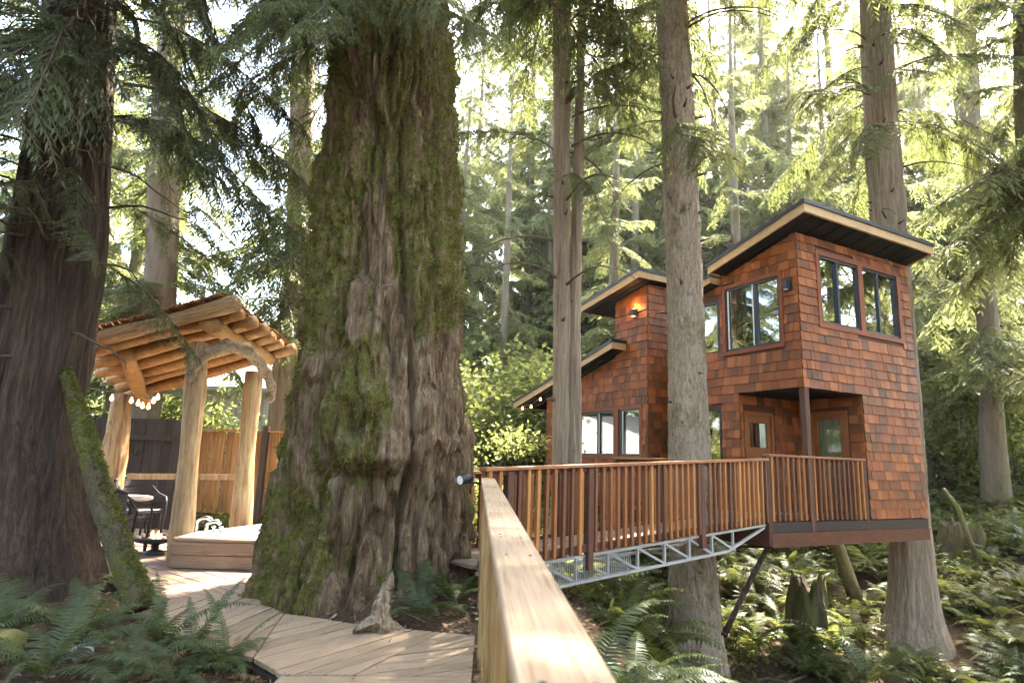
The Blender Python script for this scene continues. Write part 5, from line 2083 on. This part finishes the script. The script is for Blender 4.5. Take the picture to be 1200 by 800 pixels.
# low ground cover and litter
n = 90000
x = RNG.uniform(0.4, 24, n)
y = RNG.uniform(7.5, 30, n)
keep = fbm(x * .7, y * .7, 0.2, 3, 61) + .10 * sstep(13, 20, y) - .12 * np.exp(-(((x - 5) / 2.6) ** 2 + ((y - 11.3) / 2.0) ** 2)) > .47
x, y = x[keep], y[keep]
n = len(x)
z = ground_z(x, y)
P = np.stack([x, y, z + RNG.uniform(0.0, .28, n)], 1)
d = RNG.normal(0, 1, (n, 3))
d[:, 2] = np.abs(d[:, 2]) * .5
d /= np.linalg.norm(d, axis=1)[:, None]
sd = np.cross(d, RNG.normal(0, .5, (n, 3)) + np.array([0, 0, 1.0]))
sd /= np.linalg.norm(sd, axis=1)[:, None]
ln = RNG.uniform(.06, .17, n)[:, None]
V = np.stack([P, P + d * ln * .5 + sd * ln * .3, P + d * ln, P + d * ln * .5 - sd * ln * .3], 1).reshape(-1, 3)
o = link('ground_cover', np_mesh('ground_cover', V, np.arange(n * 4).reshape(n, 4), M_SHRUB))
tag(o, 'low green leaves carpeting the ravine and hillside', 'ground cover', kind='stuff')

n = 30000
x = np.concatenate([RNG.uniform(-6, 1, 12000), RNG.uniform(0, 14, 18000)])
y = np.concatenate([RNG.uniform(1.5, 8, 12000), RNG.uniform(3, 18, 18000)])
z = ground_z(x, y)
P = np.stack([x, y, z + RNG.uniform(0.005, .04, n)], 1)
a_ = RNG.uniform(0, 6.283, n)
d = np.stack([np.cos(a_), np.sin(a_), RNG.normal(0, .25, n)], 1)
sd = np.stack([-np.sin(a_), np.cos(a_), RNG.normal(0, .25, n)], 1)
long_ = RNG.random(n) < .35
ln = np.where(long_, RNG.uniform(.08, .28, n), RNG.uniform(.03, .07, n))[:, None]
hw = np.where(long_, .004, .018)[:, None]
V = np.stack([P - sd * hw * .4, P + d * ln * .5 - sd * hw, P + d * ln, P + d * ln * .5 + sd * hw], 1).reshape(-1, 3)
n2 = 420
xd = np.concatenate([RNG.uniform(-3.2, -.1, 260), RNG.uniform(-6, -2.5, 160)])
yd = np.concatenate([RNG.uniform(3.2, 6.2, 260), RNG.uniform(6.6, 10, 160)])
a2 = RNG.uniform(0, 6.283, n2)
P2_ = np.stack([xd, yd, np.full(n2, .006)], 1)
d2_ = np.stack([np.cos(a2), np.sin(a2), np.full(n2, .04)], 1)
s2_ = np.stack([-np.sin(a2), np.cos(a2), np.full(n2, .05)], 1)
l2_ = RNG.uniform(.015, .07, n2)[:, None]
h2_ = np.where(RNG.random(n2) < .5, .002, .008)[:, None]
V = np.concatenate([V, np.stack([P2_ - s2_ * h2_ * .4, P2_ + d2_ * l2_ * .5 - s2_ * h2_, P2_ + d2_ * l2_, P2_ + d2_ * l2_ * .5 + s2_ * h2_], 1).reshape(-1, 3)])
n = len(V) // 4
t = NT('leaf_litter')
r = t.random()
c = t.ramp(r, [(0.0, (0.05, 0.03, 0.02)), (0.4, (0.13, 0.075, 0.04)), (0.75, (0.22, 0.14, 0.08)), (1.0, (0.34, 0.25, 0.16))])
M_LIT = t.done(c, .9, .1)
o = link('leaf_litter', np_mesh('leaf_litter', V, np.arange(n * 4).reshape(n, 4), M_LIT))
tag(o, 'brown twigs and fallen leaves on the forest floor', 'leaf litter', kind='stuff')

# ------------------------------------------------------------------ smaller woodland things
# mossy leaning trunk before the patio
mt = empty('leaning_trunk', atz(158, 700, 0), 'bright green mossy trunk leaning in front of the patio chairs', 'tree trunk')
pts = [V3(166, 712, 6.0), V3(150, 672, 6.05), V3(132, 622, 6.1), V3(115, 570, 6.2), V3(103, 525, 6.3), V3(93, 490, 6.45), V3(87, 470, 6.6), V3(78, 440, 6.8), Vector((-5.25, 6.98, 2.75))]
rad = [.135, .12, .112, .105, .095, .085, .07, .055, .04]
P2, R2 = [], []
for i in range(len(pts) - 1):
    for s in range(6):
        P2.append(pts[i].lerp(pts[i + 1], s / 6))
        R2.append((rad[i] + (rad[i + 1] - rad[i]) * s / 6) * RF.uniform(.93, 1.07))
tm = MB().tube(P2, R2, 18, wob=.16, seed=8)
tm.build('trunk', M_MOSSY, mt, True)
n = 9000
k = RNG.integers(0, len(P2) - 1, n)
fr = RNG.random(n)
PP = np.array([tuple(p) for p in P2])
C0 = PP[k] * (1 - fr)[:, None] + PP[k + 1] * fr[:, None]
rr_ = np.array(R2)[k]
aa = RNG.normal(-.6, 1.0, n)                      # mostly on the upper, outer side
o1 = np.stack([np.cos(aa) * .95, np.full(n, -.25) + .5 * RNG.normal(0, 1, n), np.sin(aa) * .4 + .55], 1)
o1 /= np.linalg.norm(o1, axis=1)[:, None]
Q = C0 + o1 * rr_[:, None] * .97
d = o1 + RNG.normal(0, .5, (n, 3))
d /= np.linalg.norm(d, axis=1)[:, None]
sd = np.cross(d, RNG.normal(0, 1, (n, 3)))
sd /= np.linalg.norm(sd, axis=1)[:, None]
ln = RNG.uniform(.012, .04, n)[:, None]
V = np.stack([Q - sd * ln * .15, Q + sd * ln * .15, Q + d * ln * .6 + sd * ln * .25, Q + d * ln], 1).reshape(-1, 3)
mo = link('moss', np_mesh('moss', V, np.arange(len(V)).reshape(-1, 4), M_MOSS), mt)
mo['kind'] = 'stuff'

# weathered stump at the boardwalk edge
sb = Vector(atz(436, 738, 0.0))
sw = empty('driftwood_stump', sb, 'pointed weathered driftwood stump at the boardwalk edge', 'stump')
def jag(pts, rad, seed, n_=12):
    """a split, ridged piece of dead wood"""
    rr = random.Random(seed)
    P_, R_ = [], []
    for i in range(len(pts) - 1):
        for q_ in range(5):
            P_.append(pts[i].lerp(pts[i + 1], q_ / 5) + Vector((rr.uniform(-.006, .006), rr.uniform(-.006, .006), 0)))
            R_.append((rad[i] + (rad[i + 1] - rad[i]) * q_ / 5))
    P_.append(pts[-1])
    R_.append(rad[-1])
    m_ = MB().tube(P_, R_, n_)
    ridge_ = [1 + .38 * rr.uniform(-1, 1) for _ in range(n_)]
    for i, p in enumerate(P_):
        for k in range(n_):
            v_ = Vector(m_.v[i * n_ + k])
            m_.v[i * n_ + k] = tuple(p + (v_ - p) * (ridge_[k] + .10 * rr.uniform(-1, 1)) + Vector((0, 0, .05 * rr.uniform(-1, 1) * (i == len(P_) - 1))))
    return m_


jag([V3(446, 742, sb.y), V3(444, 722, sb.y + .02), V3(449, 700, sb.y + .04), V3(455, 684, sb.y + .05), V3(459, 674, sb.y + .06)], [.105, .075, .055, .042, .016], 5).build('stump', M_STUMP, sw)
jag([V3(452, 738, sb.y - .02), V3(437, 728, sb.y - .05), V3(424, 733, sb.y - .10), V3(414, 740, sb.y - .14)], [.06, .055, .04, .012], 6, 9).build('root', M_STUMP, sw)
jag([V3(446, 735, sb.y), V3(462, 735, sb.y + .05), V3(474, 740, sb.y + .08)], [.06, .04, .012], 7, 9).build('root', M_STUMP, sw)


def rock(name, p, r_, mat, label, seed, cat='stone'):
    bm = bmesh.new()
    bmesh.ops.create_icosphere(bm, subdivisions=4, radius=1)
    V = np.array([v_.co[:] for v_ in bm.verts])
    k = .65 + .7 * fbm(V[:, 0] * 1.2 + 5, V[:, 1] * 1.2 + seed, V[:, 2] * 1.2 + 3, 4, seed)
    for v_, m_ in zip(bm.verts, k):
        v_.co = Vector((v_.co.x * r_[0] * m_, v_.co.y * r_[1] * m_, v_.co.z * r_[2] * m_))
    me = bpy.data.meshes.new(name)
    bm.to_mesh(me)
    bm.free()
    me.materials.append(mat)
    me.polygons.foreach_set('use_smooth', [True] * len(me.polygons))
    o = link(name, me, None, p, (0, 0, seed))
    return tag(o, label, cat)


rock('stone', atz(2, 668, .12), (.22, .2, .16), M_STONE, 'pale rounded stone leaning on the cedar at the left edge', 2)
rock('mossy_stone', atz(6, 752, -.02), (.13, .12, .09), M_MSTONE, 'yellow mossy stone in the bottom left corner', 3)
rock('stone', atz(95, 765, -.08), (.09, .08, .05), M_STONE, 'small brown stone under the lower left ferns', 5)


def ravine_stump(px, py, Y, r_, h_, label, seed):
    p = at(px, py, Y)
    z = float(ground_z(p[0], Y))
    e = empty('mossy_stump', (p[0], Y, z), label, 'stump')
    st = [(p[0], Y, z - .3, r_ * 1.5), (p[0], Y, z + .15, r_ * 1.05), (p[0] + .05, Y, z + h_ * .6, r_), (p[0] + .08, Y, z + h_, r_ * .85)]
    V, F, _, _ = trunk_np(st, 64, 40, seed, ((3, .6, .07, .25), (9, 2, .025, .3)), .06, .12, .4)
    hq = np.clip((V[:, 2] - z) / h_, 0, 1)
    aq = np.arctan2(V[:, 1] - Y, V[:, 0] - p[0])
    V[:, 2] += h_ * hq ** 2 * (.10 * np.sin(aq * 2 + seed) + .09 * np.sin(aq * 5 + 1) + .07 * np.sin(aq * 11))
    F = F.tolist()
    V = np.vstack([V, [[p[0], Y, z + h_ * .55]]])
    ring = [(39 * 64 + k, 39 * 64 + (k + 1) % 64, len(V) - 1, len(V) - 1) for k in range(64)]
    F = np.array(F)
    me_cap = np_mesh('heartwood', np.vstack([V[39 * 64:40 * 64], V[-1:]]), np.array([(k, (k + 1) % 64, 64) for k in range(64)]), M_CEDAR, True)
    link('heartwood', me_cap, e)
    V = V[:-1]
    link('trunk', np_mesh('trunk', V, F, M_MOSSY, True), e)
    return e


ravine_stump(945, 690, 14.0, .42, 1.0, 'mossy old stump on the ravine floor beneath the treehouse', 41)
ravine_stump(1125, 640, 17, .5, .8, 'dark mossy stump in the ferns right of the treehouse', 42)
# leaning mossy pole and dead limbs below the house
e = empty('mossy_log', H(2.3, 3.5, -.9), 'mossy leaning log on the bank below the treehouse floor', 'log')
MB().tube([V3(1010, 720, 14.8), V3(995, 680, 15.2), V3(982, 640, 15.6), V3(970, 605, 16)], [.17, .16, .15, .13], 12, wob=.15, seed=2).build('trunk', M_MOSSY, e, True)
e = empty('fallen_branch', at(852, 735, 10.3), 'dark dead limb slanting from the ravine up to the bridge end', 'branch')
MB().tube([V3(848, 745, 10.3), V3(862, 715, 10.3), V3(880, 678, 10.3), V3(900, 640, 10.4), V3(912, 632, 10.4)], [.05, .045, .04, .035, .03], 8, wob=.2, seed=3).build('limb', M_CEDAR, e, True)
MB().tube([V3(900, 640, 10.4), V3(870, 640, 10.6), V3(846, 648, 10.7)], [.03, .022, .012], 6, wob=.2, seed=4).build('limb', M_CEDAR, e, True)
e = empty('fallen_log', at(1130, 600, 16), 'long thin fallen trunk lying across the fern slope', 'log')
a_, b_ = V3(1105, 572, 15.5), V3(1150, 660, 14.5)
MB().tube([a_, a_.lerp(b_, .3) + Vector((.1, 0, .05)), a_.lerp(b_, .7), b_], [.05, .06, .06, .05], 8, wob=.2, seed=5).build('trunk', M_MOSSY, e, True)
for i, (x0, y0, Y0, x1, y1, Y1, r_) in enumerate(((705, 690, 9.5, 770, 735, 8.8, .03), (880, 740, 11, 960, 705, 12.5, .035), (900, 760, 11, 1000, 770, 11.5, .04), (740, 700, 10, 700, 730, 8.5, .025), (870, 700, 12, 930, 720, 12, .03))):
    p0, p1 = V3(x0, y0, Y0), V3(x1, y1, Y1)
    p0.z = float(ground_z(p0.x, p0.y)) + .08
    p1.z = float(ground_z(p1.x, p1.y)) + .05
    e = empty('fallen_branch', p0, ['thin bare stick on the bank left of the fir base', 'bare stick on the ravine floor right of the fir base', 'longest stick low on the ravine floor right of the fir', 'short stick on the bare soil under the bridge', 'bare stick lying before the mossy stump'][i], 'branch')
    MB().tube([p0, p0.lerp(p1, .5) + Vector((0, .05, .08)), p1], [r_, r_ * .8, r_ * .4], 6, wob=.2, seed=i).build('limb', M_TWIG, e, True)

# ------------------------------------------------------------------ the sunlit air between the trees
hz = MB().box((0, 100, 16), (830, 830, 40)).build('haze', [])
hz['kind'] = 'stuff'
hz['label'] = 'thin sunlit haze in the forest air'
t = NT('haze')
t.t.nodes.remove(t.b)
vol = t.n('VolumePrincipled')
vol.inputs['Color'].default_value = (0.95, 0.96, 0.90, 1)
vol.inputs['Density'].default_value = 0.00045
vol.inputs['Anisotropy'].default_value = 0.4
t.l(vol.outputs[0], t.out.inputs['Volume'])
hz.data.materials.append(t.m)
